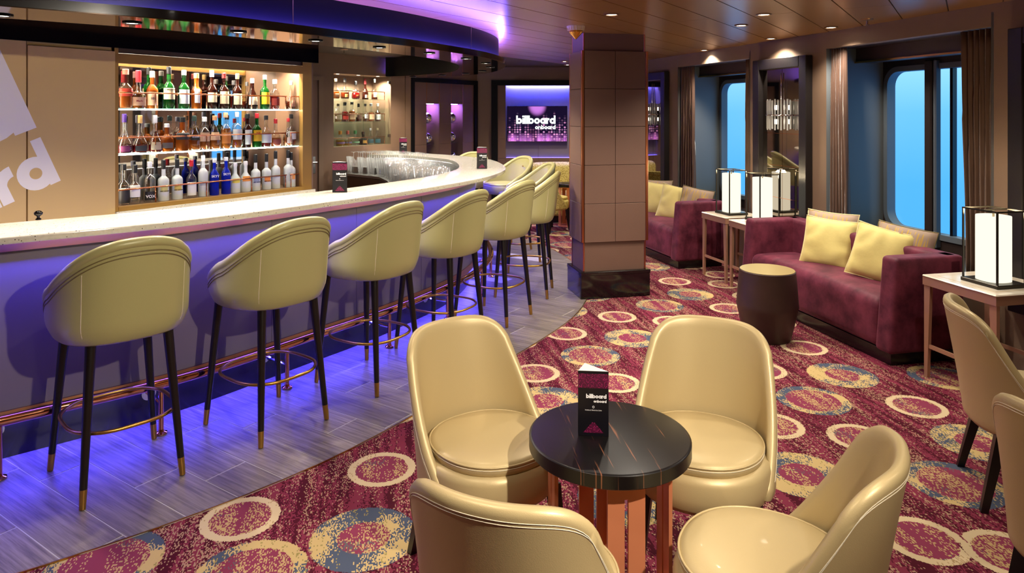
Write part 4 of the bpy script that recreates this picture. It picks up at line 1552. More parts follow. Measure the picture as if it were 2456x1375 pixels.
N_MID = [(811, B('squat', .23, .046, 'clear', CREAM, (.16, .46), 1.6, .12, GREYL, liq='gold', fill=.5), 'clear bottle of gold spirit'),
         (827, B('stout', .25, .044, 'clear', (206, 60, 50), (.14, .36), 1.9, .16, BLACKCAP, liq='red', fill=.62), 'square bottle of red spirit'),
         (844, B('stout', .255, .044, 'clear', PEACH, (.14, .5), 1.9, .12, BLACKCAP, liq='amber', fill=.62), 'square bottle of amber spirit'),
         (860, B('squat', .235, .042, 'clear', (150, 110, 90), (.2, .46), 1.6, .18, BLACKCAP, liq='brown', fill=.3), 'clear bottle with dark fruit'),
         (876, B('squat', .235, .040, 'clear', WHITE, (.2, .46), 1.2, .1, BLACKCAP, liq='brown', fill=.3), 'slim clear bottle with white label'),
         (890, B('stout', .24, .042, 'clear', PEACH, (.14, .5), 1.8, .14, WHT, liq='amber', fill=.58), 'square clear bottle with blush label'),
         (906, B('stout', .24, .040, 'clear', WHITE, (.12, .5), 1.8, .14, WHT, liq='brown', fill=.6), 'dark spirit bottle with white label')]
N_BOT = [(816, B('squat', .19, .056, 'clear', (150, 110, 160), (.2, .34), 2.6, .22, (224, 150, 50), liq='gold', fill=.5), 'squat tequila bottle with orange ball stopper'),
         (834, B('squat', .19, .052, 'clear', (120, 110, 150), (.2, .34), 2.6, .22, (224, 110, 90), liq='gold', fill=.4), 'squat tequila bottle with coral ball stopper'),
         (852, B('squat', .19, .054, 'clear', (150, 190, 150), (.2, .34), 2.6, .22, (90, 150, 90)), 'squat tequila bottle with green ball stopper'),
         (871, B('squat', .17, .056, 'black', (230, 170, 80), (.16, .44), 1.0, .2, BLACKCAP), 'round black bottle with orange label'),
         (888, B('bell', .215, .042, 'clear', TEAL, (.1, .36), 2.2, .12, WHT), 'clear bottle with grey blue label'),
         (905, B('bell', .215, .044, 'clear', TEAL, (.1, .36), 2.2, .12, (190, 170, 130)), 'clear bottle with teal label at the niche end')]
for nm, lst, z in (('top', N_TOP, 1.8225), ('middle', N_MID, 1.5315), ('bottom', N_BOT, 1.229)):
    for (x, spec, desc) in lst:
        s_ = min(max(ncol(x), -1.34), -.46)
        p = Q0 + bx * s_ + by * .14
        put_bottle(spec, (p.x, p.y, z), THB - .35, '%s, %s shelf of the niche' % (desc, nm), 'bottles in the glass doored niche')

# ---- chrome balls in the lit columns
k = 0
for (a, b_, cn) in ((.347, .629, 'column nearer the bottles'), (.911, 1.193, 'column nearer the screen')):
    for z, rn in ((1.490, 'top'), (1.195, 'middle'), (.900, 'lowest')):
        p = Q0 + bx * (a + .150) + by * .13
        mbb = MB()
        prof_ = [(max(.082 * math.sin(PI * i / 16), .0008), .082 - .082 * math.cos(PI * i / 16)) for i in range(17)]
        o = mbb.lathe(prof_, 28).obj('chrome_ball', M['chrome'], loc=(p.x, p.y, z - .001), smooth=True)
        tag(o, 'mirror chrome ball on the %s glass shelf of the violet lit %s' % (rn, cn), 'ornament', 'chrome balls in the lit columns')

# ---- stainless glass station inside the bar, with rows of glasses
ST = [(-2.02, 8.25), (-1.50, 7.78), (-1.33, 7.35), (-1.10, 6.55), (-.92, 6.75), (-.62, 7.2), (-.72, 7.85), (-1.0, 8.35), (-1.45, 8.72), (-1.80, 8.78)]
st = thing('glass_station', 'stainless glass rack counter inside the curved bar', 'counter')
MB().prism(ST, .90, .925).obj('steel_top', M['steel'], st)
MB().prism([(p[0] * .985 - .015, p[1] * .985 + .11) for p in ST], 0.0, .895).obj('cabinet_body', M['dark_wood'], st)
MB().prism([(-2.0, 8.36), (-1.62, 8.1), (-1.0, 7.85), (-.86, 8.0), (-1.1, 8.32), (-1.48, 8.65), (-1.78, 8.68)], .925, 1.0).obj('rear_step', M['steel'], st)
def in_poly(x, y, P_):
    c = False
    for i in range(len(P_)):
        a, b_ = P_[i], P_[i - 1]
        if (a[1] > y) != (b_[1] > y) and x < (b_[0] - a[0]) * (y - a[1]) / (b_[1] - a[1]) + a[0]: c = not c
    return c
def glass_mesh(prof):
    return MB().lathe(prof, 14, cap=False)
M['glass'] = mat_glassware('glassware')
G_pint = glass_mesh([(.028, .0), (.030, .004), (.037, .15), (.035, .15), (.028, .008), (.001, .008)])
G_pils = glass_mesh([(.026, .0), (.026, .004), (.012, .015), (.016, .03), (.030, .20), (.0285, .20), (.014, .034), (.001, .03)])
# stemware stored upside down: rim on the rack, foot in the air
G_wine = glass_mesh([(.030, .0), (.036, .03), (.034, .06), (.016, .085), (.0045, .095), (.004, .165), (.033, .172), (.033, .175), (.001, .176)])
tmpl = {}
def put_glass(kind, loc):
    if kind not in tmpl:
        mbg = {'pint_glass': G_pint, 'pilsner_glass': G_pils, 'wine_glass': G_wine}[kind]
        o = mbg.obj(kind, M['glass'], smooth=True)
        tmpl[kind] = o.data
    else:
        o = bpy.data.objects.new(kind, tmpl[kind])
        COL.objects.link(o)
    o.location = loc
    lb = {'pint_glass': 'clear straight tumbler among many in the rack inside the bar', 'pilsner_glass': 'tall clear beer glass in a row inside the bar',
          'wine_glass': 'clear stemmed glass upside down among many inside the bar'}[kind]
    tag(o, lb, 'glass', {'pint_glass': 'tumblers in the glass rack', 'pilsner_glass': 'beer glasses in the glass rack', 'wine_glass': 'upturned stemware in the glass rack'}[kind])
STEP = [(-2.0, 8.36), (-1.62, 8.1), (-1.0, 7.85), (-.86, 8.0), (-1.1, 8.32), (-1.48, 8.65), (-1.78, 8.68)]
ng = 0
for i in range(40):
    for j in range(40):
        x = -2.0 + i * .082 + (.041 if j % 2 else 0)
        y = 6.5 + j * .078
        if not in_poly(x, y, ST): continue
        if min(((ST[q][0] - x) ** 2 + (ST[q][1] - y) ** 2) for q in range(len(ST))) < .0025: continue
        ok = all(in_poly(x + dx, y + dy, ST) for dx, dy in ((.04, 0), (-.04, 0), (0, .04), (0, -.04)))
        if not ok: continue
        if y < 7.0: continue
        if in_poly(x, y, STEP):
            if not all(in_poly(x + dx, y + dy, STEP) for dx, dy in ((.036, 0), (-.036, 0), (0, .036), (0, -.036))): continue
            put_glass('wine_glass', (x, y, 1.0))
        elif any(in_poly(x + dx, y + dy, STEP) for dx, dy in ((.036, 0), (-.036, 0), (0, .036), (0, -.036))):
            continue
        elif y > 7.55 and x < -1.2:
            put_glass('pilsner_glass', (x, y, .925))
        elif x > -1.0 and y > 7.5:
            put_glass('wine_glass', (x, y, .925))
        else:
            put_glass('pint_glass', (x, y, .925))
        ng += 1
print('glasses', ng)
kb = MB().lathe([(.012, 0), (.014, .004), (.007, .010), (.007, .018), (.018, .026), (.02, .036), (.012, .045), (.001, .047)], 16).obj('bar_tap', M['black_gloss'], loc=(*px(92, 527.5, CT)[:2], CT), smooth=True)
tag(kb, 'small black knob on the inner edge of the bar top before the tan panel', 'tap')
rt = MB().rbox(-.09, .09, -.04, .04, 0, .03, .006).obj('bar_caddy', mat('red_plastic', lin(196, 44, 34), .4), loc=(-1.09, 6.84, .925), rz=.5)
tag(rt, 'low red plastic tray beside the glasses inside the bar', 'tray')

# ---- tent cards
def tri_card(loc, rz, label, w=.098, h=.205):
    t = thing('tent_card', label, 'table card', loc, rz, 'printed tent cards')
    d = w * .72
    tri = [(-w / 2, 0), (w / 2, 0), (-w * .28, d)]
    MB().prism(tri, 0, h).obj('card_body', M['card_black'], t)
    MB().add([(p[0], p[1], h + .0006) for p in tri], [(0, 1, 2)]).obj('white_top', M['white_paper'], t)
    MB().add([(-w / 2 - .0006, 0, .002), (-w * .28 - .0006, d, .002), (-w * .28 - .0006, d, h), (-w / 2 - .0006, 0, h)], [(0, 1, 2, 3)]).obj('side_face', M['card_black'], t)
    pk = card_pink()
    MB().add([(-w / 2, -.0008, h * .74), (w / 2, -.0008, h * .74), (w / 2, -.0008, h * .96), (-w / 2, -.0008, h * .96)], [(0, 1, 2, 3)]).obj('pink_print', pk, t)
    MB().add([(-w * .34, -.0008, h * .05), (w * .34, -.0008, h * .05), (w * .04, -.0008, h * .21), (-w * .04, -.0008, h * .21)], [(0, 1, 2, 3)]).obj('pink_print', pk, t)
    for txt, xh, right, base in (('billboard', w * .098, .43, .585), ('onboard', w * .062, .43, .52)):
        m_, wd = word(txt, xh)
        o = MB().add([(p[0] - wd + right * w, -.0012 - p[2], p[1] + base * h) for p in m_.v], m_.f)
        o.obj('lettering', mat_paper_white, t)
    font_text('Holland America Line', w * .062, mat_paper_white, t, (0, -.0012, h * .40), (PI / 2, 0, 0))
    lg = MB()
    vs, fs = [], []
    for q in range(17):
        a = 2 * PI * q / 16
        vs += [(math.cos(a) * w * .035, -.0012, h * .45 + math.sin(a) * w * .042), (math.cos(a + .3) * w * .02, -.0012, h * .45 + math.sin(a + .3) * w * .03)]
    for q in range(16): fs.append((2 * q, 2 * q + 1, 2 * q + 3, 2 * q + 2))
    lg.add(vs, fs).obj('emblem', mat_paper_white, t)
    return t
mat_paper_white = mat('print_white', lin(240, 238, 238), .5)
def card_pink():
    if 'card_pink' in MATS: return MATS['card_pink']
    m = mat('card_pink', lin(120, 16, 70), .4)
    nt, b = nodes(m)
    t = N(nt, 'ShaderNodeTexCoord')
    mp = N(nt, 'ShaderNodeMapping')
    nt.links.new(t.outputs['Object'], mp.inputs['Vector'])
    v = N(nt, 'ShaderNodeTexVoronoi')
    v.inputs['Scale'].default_value = 260
    v.inputs['Randomness'].default_value = .35
    nt.links.new(mp.outputs[0], v.inputs['Vector'])
    n = N(nt, 'ShaderNodeTexNoise')
    n.inputs['Scale'].default_value = 30
    nt.links.new(t.outputs['Object'], n.inputs['Vector'])
    f = math_node(nt, 'MULTIPLY', math_node(nt, 'LESS_THAN', v.outputs['Distance'], .4), n.outputs['Fac'])
    c = mixc(nt, f, lin(74, 8, 44), lin(232, 60, 140))
    nt.links.new(c, b.inputs['Base Color'])
    return m
p = px(815, 462, CT); tri_card((p.x, p.y, CT), .04, 'black and magenta tent card on the bar top before the bottle cabinet')
p = px(967, 368.5, CT); tri_card((p.x, p.y, CT), .05, 'black and magenta tent card on the far side of the bar by the niche')
p = px(1156, 405, CT); tri_card((p.x, p.y, CT), .03, 'black and magenta tent card on the rounded end of the bar')

# ---- screen
tv = thing('television', 'wall screen showing white lettering over pink and blue lights', 'television', (.401, YT + .05, 1.47), 0)
MB().rbox(-.478, .478, 0, .05, -.285, .285, .006).obj('casing', M['black_gloss'], tv)
def screen_mat():
    m = bpy.data.materials.new('screen_picture')
    m.use_nodes = True
    nt = m.node_tree
    nt.nodes.clear()
    L = nt.links
    t = N(nt, 'ShaderNodeTexCoord')
    s = N(nt, 'ShaderNodeSeparateXYZ')
    L.new(t.outputs['Object'], s.inputs[0])
    X, Z = s.outputs['X'], s.outputs['Z']
    gx_, gz_ = math_node(nt, 'MULTIPLY', X, 24.0), math_node(nt, 'MULTIPLY', Z, 27.0)
    cx_, cz_ = math_node(nt, 'FLOOR', gx_), math_node(nt, 'FLOOR', gz_)
    fx = math_node(nt, 'SUBTRACT', math_node(nt, 'FRACT', gx_), .5)
    fz = math_node(nt, 'SUBTRACT', math_node(nt, 'FRACT', gz_), .5)
    d = math_node(nt, 'SQRT', math_node(nt, 'ADD', math_node(nt, 'MULTIPLY', fx, fx), math_node(nt, 'MULTIPLY', fz, fz)))
    dot = math_node(nt, 'LESS_THAN', d, .38)
    cm = N(nt, 'ShaderNodeCombineXYZ')
    L.new(cx_, cm.inputs[0]); L.new(cz_, cm.inputs[1])
    w = N(nt, 'ShaderNodeTexWhiteNoise', noise_dimensions='2D')
    L.new(cm.outputs[0], w.inputs['Vector'])
    # columns of lights of uneven height, like a level meter
    hx = N(nt, 'ShaderNodeTexWhiteNoise', noise_dimensions='1D')
    L.new(cx_, hx.inputs['W'])
    top = math_node(nt, 'SUBTRACT', math_node(nt, 'MULTIPLY', hx.outputs['Value'], .26), .14)
    under = N(nt, 'ShaderNodeMapRange')
    L.new(math_node(nt, 'SUBTRACT', top, Z), under.inputs[0])
    under.inputs[1].default_value = -.1
    under.inputs[2].default_value = .12
    on = math_node(nt, 'MULTIPLY', dot, math_node(nt, 'MULTIPLY', under.outputs[0], math_node(nt, 'POWER', w.outputs['Value'], 1.7)))
    c1 = mixc(nt, hx.outputs['Value'], (.55, .10, .25, 1), (.45, .5, .95, 1))
    c1 = mixc(nt, w.outputs['Value'], c1, (.8, .3, .6, 1))
    glow = N(nt, 'ShaderNodeMapRange')
    L.new(Z, glow.inputs[0])
    glow.inputs[1].default_value = -.14
    glow.inputs[2].default_value = -.285
    wv = N(nt, 'ShaderNodeTexNoise', noise_dimensions='1D')
    wv.inputs['Scale'].default_value = 9.0
    L.new(X, wv.inputs['W'])
    gl = math_node(nt, 'MULTIPLY', glow.outputs[0], math_node(nt, 'POWER', math_node(nt, 'MULTIPLY', wv.outputs['Fac'], 1.6), 3.0))
    lampd = math_node(nt, 'ADD', math_node(nt, 'MULTIPLY', math_node(nt, 'MULTIPLY', X, X), 1.2), math_node(nt, 'POWER', math_node(nt, 'SUBTRACT', .285, Z), 2.0))
    lamp = N(nt, 'ShaderNodeMapRange')
    L.new(lampd, lamp.inputs[0])
    lamp.inputs[1].default_value = .034
    lamp.inputs[4].default_value = .7
    lamp.interpolation_type = 'SMOOTHERSTEP'
    lamp.inputs[2].default_value = 0.0
    base = mixc(nt, gl, (.008, .004, .02, 1), (.85, .22, .95, 1))
    base = mixc(nt, lamp.outputs[0], base, (.75, .25, .95, 1))
    col = mixc(nt, on, base, c1)
    e = N(nt, 'ShaderNodeEmission')
    e.inputs[1].default_value = 1.15
    L.new(col, e.inputs[0])
    o = N(nt, 'ShaderNodeOutputMaterial')
    L.new(e.outputs[0], o.inputs[0])
    return m
MB().add([(-.47, -.001, -.277), (.47, -.001, -.277), (.47, -.001, .277), (-.47, -.001, .277)], [(0, 1, 2, 3)]).obj('screen', screen_mat(), tv)
SW = mat_emit('screen_white', (.93, 1.0, .98), 1.3)
for txt, wdt, right, base in (('billboard', .625, .29, .0), ('onboard', .325, .29, -.085)):
    m_, wd = word(txt, 1.0)
    k = wdt / wd
    MB().add([(p[0] * k - wdt + right, -.002 - p[2], p[1] * k + base) for p in m_.v], m_.f).obj('lettering', SW, tv)
# ================================================================== furniture
def leather(name, col, rough=.34, metal=.15, coat=.15):
    m = mat(name, col, rough, metal, coat=coat)
    nt, b = nodes(m)
    t = N(nt, 'ShaderNodeTexCoord')
    v = N(nt, 'ShaderNodeTexVoronoi')
    v.inputs['Scale'].default_value = 420
    nt.links.new(t.outputs['Object'], v.inputs['Vector'])
    n = N(nt, 'ShaderNodeTexNoise')
    n.inputs['Scale'].default_value = 9
    nt.links.new(t.outputs['Object'], n.inputs['Vector'])
    h = math_node(nt, 'ADD', math_node(nt, 'MULTIPLY', v.outputs['Distance'], .25), n.outputs['Fac'])
    bp = N(nt, 'ShaderNodeBump')
    bp.inputs['Strength'].default_value = .12
    bp.inputs['Distance'].default_value = .004
    nt.links.new(h, bp.inputs['Height'])
    nt.links.new(bp.outputs['Normal'], b.inputs['Normal'])
    return m
M['stool_leather'] = leather('leather_olive_cream', lin(176, 170, 114), .36, .05)
M['stool_pipe'] = mat('piping_olive', lin(120, 106, 64), .5)
M['chair_leather'] = leather('leather_champagne', lin(198, 176, 128), .42, .2, .03)
M['chair_stitch'] = mat('stitching_pale', lin(236, 226, 200), .6)
M['lacquer'] = mat('lacquer_rose_taupe', lin(176, 132, 106), .3, .3)
M['marble'] = mat('marble_cream', lin(236, 224, 204), .15, var=(6, .06))
M['lamp_metal'] = mat('lamp_dark_bronze', lin(58, 54, 46), .35, .7)
M['lamp_shade'] = mat_emit('lamp_shade_glow', (1.0, .93, .72), 1.12)
M['drum_side'] = mat('drum_dark_leather', lin(62, 42, 36), .45, bump=(14, .3), var=(5, .2))
M['drum_top'] = mat('drum_top_gold', lin(190, 168, 108), .35, .6)
M['yellow_velvet'] = mat('velvet_yellow', lin(222, 204, 126), .7, sheen=.5, bump=(16, .5), var=(4, .07))
M['yellow_pipe'] = mat('piping_cream', lin(232, 218, 160), .6)
M['button'] = mat('button_brass', lin(200, 170, 110), .25, .6)

def velvet():
    m = mat('velvet_plum', lin(112, 42, 66), .6, sheen=.45, spec=.2)
    nt, b = nodes(m)
    t = N(nt, 'ShaderNodeTexCoord')
    n = N(nt, 'ShaderNodeTexNoise')
    n.inputs['Scale'].default_value = 5.5
    n.inputs['Detail'].default_value = 7
    n.inputs['Roughness'].default_value = .65
    nt.links.new(t.outputs['Object'], n.inputs['Vector'])
    r = N(nt, 'ShaderNodeMapRange')
    r.inputs[1].default_value = .36
    r.inputs[2].default_value = .66
    nt.links.new(n.outputs['Fac'], r.inputs[0])
    c = mixc(nt, r.outputs[0], lin(72, 25, 40), lin(120, 52, 70))
    nt.links.new(c, b.inputs['Base Color'])
    b.inputs['Sheen Tint'].default_value = lin(220, 150, 170)
    return m
M['plum'] = velvet()

def makassar():
    m = mat('ebony_streaked', lin(14, 10, 12), .34, spec=.35)
    nt, b = nodes(m)
    t = N(nt, 'ShaderNodeTexCoord')
    mp = N(nt, 'ShaderNodeMapping')
    mp.inputs['Scale'].default_value = (95, 3.2, 1)
    mp.inputs['Rotation'].default_value = (0, 0, .1)
    nt.links.new(t.outputs['Object'], mp.inputs['Vector'])
    n = N(nt, 'ShaderNodeTexNoise')
    n.inputs['Scale'].default_value = 1.0
    n.inputs['Detail'].default_value = 3
    nt.links.new(mp.outputs[0], n.inputs['Vector'])
    r = N(nt, 'ShaderNodeMapRange')
    r.inputs[1].default_value = .645
    r.inputs[2].default_value = .71
    nt.links.new(n.outputs['Fac'], r.inputs[0])
    c = mixc(nt, r.outputs[0], lin(13, 10, 11), lin(128, 80, 54))
    nt.links.new(c, b.inputs['Base Color'])
    return m
M['makassar'] = makassar()

def pattern_yellow():
    m = mat('fabric_yellow_pattern', lin(206, 180, 70), .75)
    nt, b = nodes(m)
    t = N(nt, 'ShaderNodeTexCoord')
    v = N(nt, 'ShaderNodeTexVoronoi')
    v.inputs['Scale'].default_value = 64
    nt.links.new(t.outputs['Object'], v.inputs['Vector'])
    f = math_node(nt, 'LESS_THAN', v.outputs['Distance'], .38)
    nt.links.new(mixc(nt, f, lin(214, 196, 112), lin(150, 128, 40)), b.inputs['Base Color'])
    return m
M['yellow_pat'] = pattern_yellow()

def stripe_grey():
    m = mat('fabric_taupe_dashes', lin(158, 136, 116), .7, sheen=.2)
    nt, b = nodes(m)
    t = N(nt, 'ShaderNodeTexCoord')
    mp = N(nt, 'ShaderNodeMapping')
    mp.inputs['Scale'].default_value = (60, 18, 1)
    nt.links.new(t.outputs['Object'], mp.inputs['Vector'])
    v = N(nt, 'ShaderNodeTexVoronoi')
    v.inputs['Scale'].default_value = 1.0
    v.inputs['Randomness'].default_value = .5
    nt.links.new(mp.outputs[0], v.inputs['Vector'])
    f = math_node(nt, 'LESS_THAN', v.outputs['Distance'], .3)
    nt.links.new(mixc(nt, f, lin(166, 142, 122), lin(196, 160, 70)), b.inputs['Base Color'])
    return m
M['taupe_dash'] = stripe_grey()

def soft_box(x0, x1, y0, y1, z0, z1, r, crown=0.0, n=5, p=2.0):
    """box with rounded edges; crown lifts the middle of the top"""
    lo, hi = Vector((x0, y0, z0)), Vector((x1, y1, z1))
    def ticks(a, b_):
        k = min(r, (b_ - a) / 2 * .98)
        e = [k * (1 - math.cos(PI / 2 * i / n)) for i in range(n + 1)]
        mid = [a + k + (b_ - a - 2 * k) * i / 8 for i in range(1, 8)]
        return [a + q for q in e] + mid + [b_ - q for q in e[::-1]]
    T = [ticks(lo[i], hi[i]) for i in range(3)]
    vs, fs, idx = [], [], {}
    def vert(pnt):
        key = tuple(round(c, 6) for c in pnt)
        if key in idx: return idx[key]
        q = Vector([min(max(pnt[i], lo[i] + min(r, (hi[i] - lo[i]) / 2 * .98)), hi[i] - min(r, (hi[i] - lo[i]) / 2 * .98)) for i in range(3)])
        d = Vector(pnt) - q
        rr = min(r, min(hi[i] - lo[i] for i in range(3)) / 2 * .98)
        o = q + d.normalized() * rr if d.length > 1e-9 else Vector(pnt)
        # flat faces keep their plane
        if crown:
            fx = 1 - ((o.x - (x0 + x1) / 2) / ((x1 - x0) / 2)) ** 2
            fy = 1 - ((o.y - (y0 + y1) / 2) / ((y1 - y0) / 2)) ** 2
            o.z += crown * max(fx, 0) ** .6 * max(fy, 0) ** .6 * ((o.z - z0) / (z1 - z0)) ** 2
        idx[key] = len(vs)
        vs.append(o)
        return idx[key]
    for ax in range(3):
        u, v = (ax + 1) % 3, (ax + 2) % 3
        for side in (0, 1):
            c = (lo, hi)[side][ax]
            for i in range(len(T[u]) - 1):
                for j in range(len(T[v]) - 1):
                    q = []
                    for (a, b_) in ((i, j), (i + 1, j), (i + 1, j + 1), (i, j + 1)):
                        w = [0, 0, 0]
                        w[ax] = c; w[u] = T[u][a]; w[v] = T[v][b_]
                        q.append(vert(w))
                    if len(set(q)) >= 3: fs.append(tuple(q) if side else tuple(q[::-1]))
    return MB().add(vs, fs)

def sup(a, p):
    return math.copysign(abs(math.sin(a)) ** (2 / p), math.sin(a)), math.copysign(abs(math.cos(a)) ** (2 / p), math.cos(a))

# ---- bar stool
def sm(t):
    t = min(max(t, 0), 1)
    return t * t * (3 - 2 * t)
def stool_pt(phi, z, infl=0.0):
    sx_, cx_ = sup(phi, 2.5)
    bot = min(max((z - .675) / .07, 0), 1)
    k = .915 + .085 * math.sin(bot * PI / 2) + infl
    x, y = .262 * sx_ * k, -.262 * cx_ * k
    lean = max(0, (z - .72)) / .36
    y -= .045 * lean * max(0, cx_)
    x *= 1 + .02 * lean
    return x, y
def stool_top(phi):
    t = (1 - math.cos(phi)) / 2 / .765
    return .782 + .308 * (1 - min(t, 1)) ** 1.15
PHM = math.radians(119)
def stool_S(u, v):
    phi = (2 * u - 1) * PHM
    z = .675 + (stool_top(phi) - .675) * v
    x, y = stool_pt(phi, z)
    return (x, y, z)
def make_stool():
    t = thing('bar_stool', 'x', 'bar stool', group='bar stools along the bar')
    shell_mesh(stool_S, 44, 14, .034, 4).obj('shell', M['stool_leather'], t, smooth=True)
    rim = []
    for i in range(61):
        phi = (2 * i / 60 - 1) * PHM
        z = stool_top(phi)
        x, y = stool_pt(phi, z)
        rim.append((x, y, z))
    MB().tube(rim, .0235, 10).obj('padded_rim', M['stool_leather'], t, smooth=True)
    for dz, k in ((.036, .0205), (.052, .0205)):
        pp = []
        for i in range(61):
            phi = (2 * i / 60 - 1) * PHM
            z = stool_top(phi) - dz
            x, y = stool_pt(phi, max(z, .69))
            d = Vector((x, y)).normalized()
            pp.append((x + d.x * k * .88, y + d.y * k * .88, max(z, .69)))
        MB().tube(pp, .0028, 6).obj('piping', M['stool_pipe'], t, smooth=True)
    for s_ in (-1, 1):
        pp = []
        phi = s_ * math.radians(42)
        for i in range(16):
            z = .69 + (stool_top(phi) - .06 - .69) * i / 15
            x, y = stool_pt(phi, z)
            d = Vector((x, y)).normalized()
            pp.append((x + d.x * .0172, y + d.y * .0172, z))
        MB().tube(pp, .0012, 5).obj('seam', M['chair_stitch'], t)
    MB().lathe([(.14, .672), (.19, .676), (.212, .69), (.222, .72), (.224, .765), (.217, .79), (.195, .802), (.12, .810), (.001, .812)], 40, (0, .046, 0), 2.5).obj('seat_cushion', M['stool_leather'], t, smooth=True)
    pp = []
    for i in range(30):
        a = PI * i / 29
        m_ = (abs(math.cos(a)) ** 2.5 + abs(math.sin(a)) ** 2.5) ** (-1 / 2.5)
        pp.append((.2185 * m_ * math.cos(a), .046 + .2185 * m_ * math.sin(a), .788))
    MB().tube(pp, .004, 6).obj('piping', M['stool_pipe'], t, smooth=True)
    MB().lathe([(.0005, .012), (.008, .010), (.011, .005), (.011, 0)], 12, cap=False).obj('button', M['button'], t, loc=(0, -.262, .985)).rotation_euler = (-PI / 2, 0, 0)
    for (a, b_, fx, fy) in ((-.152, -.172, -.198, -.232), (.152, -.172, .198, -.232), (-.168, .185, -.222, .232), (.168, .185, .222, .232)):
        def lp(z):
            k = 1 - z / .69
            return (a + (fx - a) * k, b_ + (fy - b_) * k, z)
        l = MB().tube([lp(.075), lp(.69)], [.0148, .0225], 14).obj('leg', M['leg_wood'], t, smooth=False, auto=40)
        MB().tube([lp(.0), lp(.078)], [.0128, .0152], 14).obj('leg_tip', M['brass'], l, auto=40)
    ring = []
    for i in range(72):
        a = 2 * PI * i / 72
        s_, c_ = sup(a, 3.2)
        bow = 1 + .05 * math.cos(2 * a) ** 2
        ring.append((.208 * s_ * bow, .218 * c_ * bow, .285))
    MB().tube(ring, .0085, 8, closed=True).obj('foot_ring', M['brass'], t, smooth=True)
    return t
STOOLS = [((-1.80, 3.165), (-.70, .71), 'nearest bar stool, first along the bar, its back turned to the viewer'),
          ((-1.298, 3.685), (-.80, .60), 'second bar stool along the bar from the viewer'),
          ((-.88, 4.287), (-.86, .51), 'third bar stool along the bar from the viewer'),
          ((-.50, 4.91), (-.87, .49), 'fourth bar stool along the bar, above the low chair back'),
          ((-.145, 5.57), (-.87, .49), 'fifth bar stool along the bar, before the rounded end'),
          ((.115, 6.33), (-.985, .17), 'sixth bar stool, at the rounded bar end beside the pillar'),
          ((.13, 7.35), (-.97, -.24), 'seventh bar stool, at the rounded bar end, its button showing'),
          ((-.075, 8.33), (-.80, -.60), 'eighth bar stool behind the rounded bar end, open front showing'),
          ((-.62, 9.16), (-.38, -.92), 'last bar stool behind the far side of the bar, only its rim showing')]
stool0 = make_stool()
for i, (c_, f_, lb) in enumerate(STOOLS):
    rz = math.atan2(-f_[0], f_[1])
    if i == 0:
        stool0.location = (c_[0], c_[1], .007); stool0.rotation_euler = (0, 0, rz); stool0['label'] = lb
    else:
        dup(stool0, (c_[0], c_[1], .007), rz, lb)

# ---- lounge chair
def chair_S(u, v):
    s_ = 2 * u - 1
    phm = math.radians(108 + (58 - 108) * (v ** .75))
    phi = s_ * phm
    p = 2.25
    sx_, cx_ = sup(phi, p)
    k = .232 + .006 * v
    zt = .805 - .07 * abs(s_) ** 4.5
    z = .335 + (zt - .335) * v
    x = k * 1.04 * sx_
    y = -(k + .0) * cx_ - .07 * v ** 1.15
    return (x, y, z)
def make_chair(name, leather_m, stitch_m):
    t = thing(name, 'x', 'chair')
    shell_mesh(chair_S, 40, 18, .036, 4).obj('backrest', leather_m, t, smooth=True)
    # seam that runs along the outer rim
    e = 1e-3
    for ins, side in ((.020, 1), (.040, 1)):
        pp = []
        def path(q):
            if q < 1: return (.0 + ins * .5, .10 + q * (.9 - ins * .9))
            if q < 2: return (ins * .5 + (q - 1) * (1 - ins), 1 - ins * .9)
            return (1 - ins * .5, .10 + (3 - q) * (.9 - ins * .9))
        for i in range(91):
            u, v = path(3 * i / 90)
            P_ = Vector(chair_S(u, v))
            du = Vector(chair_S(min(u + e, 1), v)) - Vector(chair_S(max(u - e, 0), v))
            dv = Vector(chair_S(u, min(v + e, 1))) - Vector(chair_S(u, max(v - e, 0)))
            n = du.cross(dv).normalized()
            cen = Vector((0, 0, P_.z))
            if n.dot(P_ - cen) < 0: n = -n
            pp.append(P_ + n * .0182)
        MB().tube(pp, .0011, 5).obj('stitching', stitch_m, t)
    MB().lathe([(.19, .30), (.228, .305), (.244, .325), (.248, .36), (.248, .41), (.240, .432), (.218, .438)], 44, p=2.15).obj('seat_base', leather_m, t, smooth=True)
    MB().lathe([(.213, .432), (.220, .44), (.223, .455), (.220, .468), (.20, .478), (.14, .486), (.06, .489), (.001, .489)], 44, (0, .012, 0), 2.15).obj('seat_cushion', leather_m, t, smooth=True)
    rg = []
    for i in range(60):
        a = 2 * PI * i / 60
        m_ = (abs(math.cos(a)) ** 2.15 + abs(math.sin(a)) ** 2.15) ** (-1 / 2.15)
        rg.append((.2215 * m_ * math.cos(a), .012 + .2215 * m_ * math.sin(a), .468))
    MB().tube(rg, .0035, 6, closed=True).obj('piping', stitch_m if False else leather_m, t, smooth=True)
    rg = [(x * 1.007, .012 + (y - .012) * 1.007, .459) for x, y, z in rg]
    MB().tube(rg, .0011, 5, closed=True).obj('stitching', stitch_m, t)
    for (a, b_, fx, fy) in ((-.165, -.155, -.20, -.225), (.165, -.155, .20, -.225), (-.155, .17, -.18, .20), (.155, .17, .18, .20)):
        m_ = MB()
        w0, w1 = .021, .0135
        vs = []
        for (cx_, cy_, z, w) in ((fx, fy, 0, w1), (a, b_, .32, w0)):
            vs += [(cx_ - w, cy_ - w, z), (cx_ + w, cy_ - w, z), (cx_ + w, cy_ + w, z), (cx_ - w, cy_ + w, z)]
        m_.add(vs, [(0, 3, 2, 1), (4, 5, 6, 7), (0, 1, 5, 4), (1, 2, 6, 5), (2, 3, 7, 6), (3, 0, 4, 7)])
        m_.obj('leg', M['leg_wood'], t)
    return t
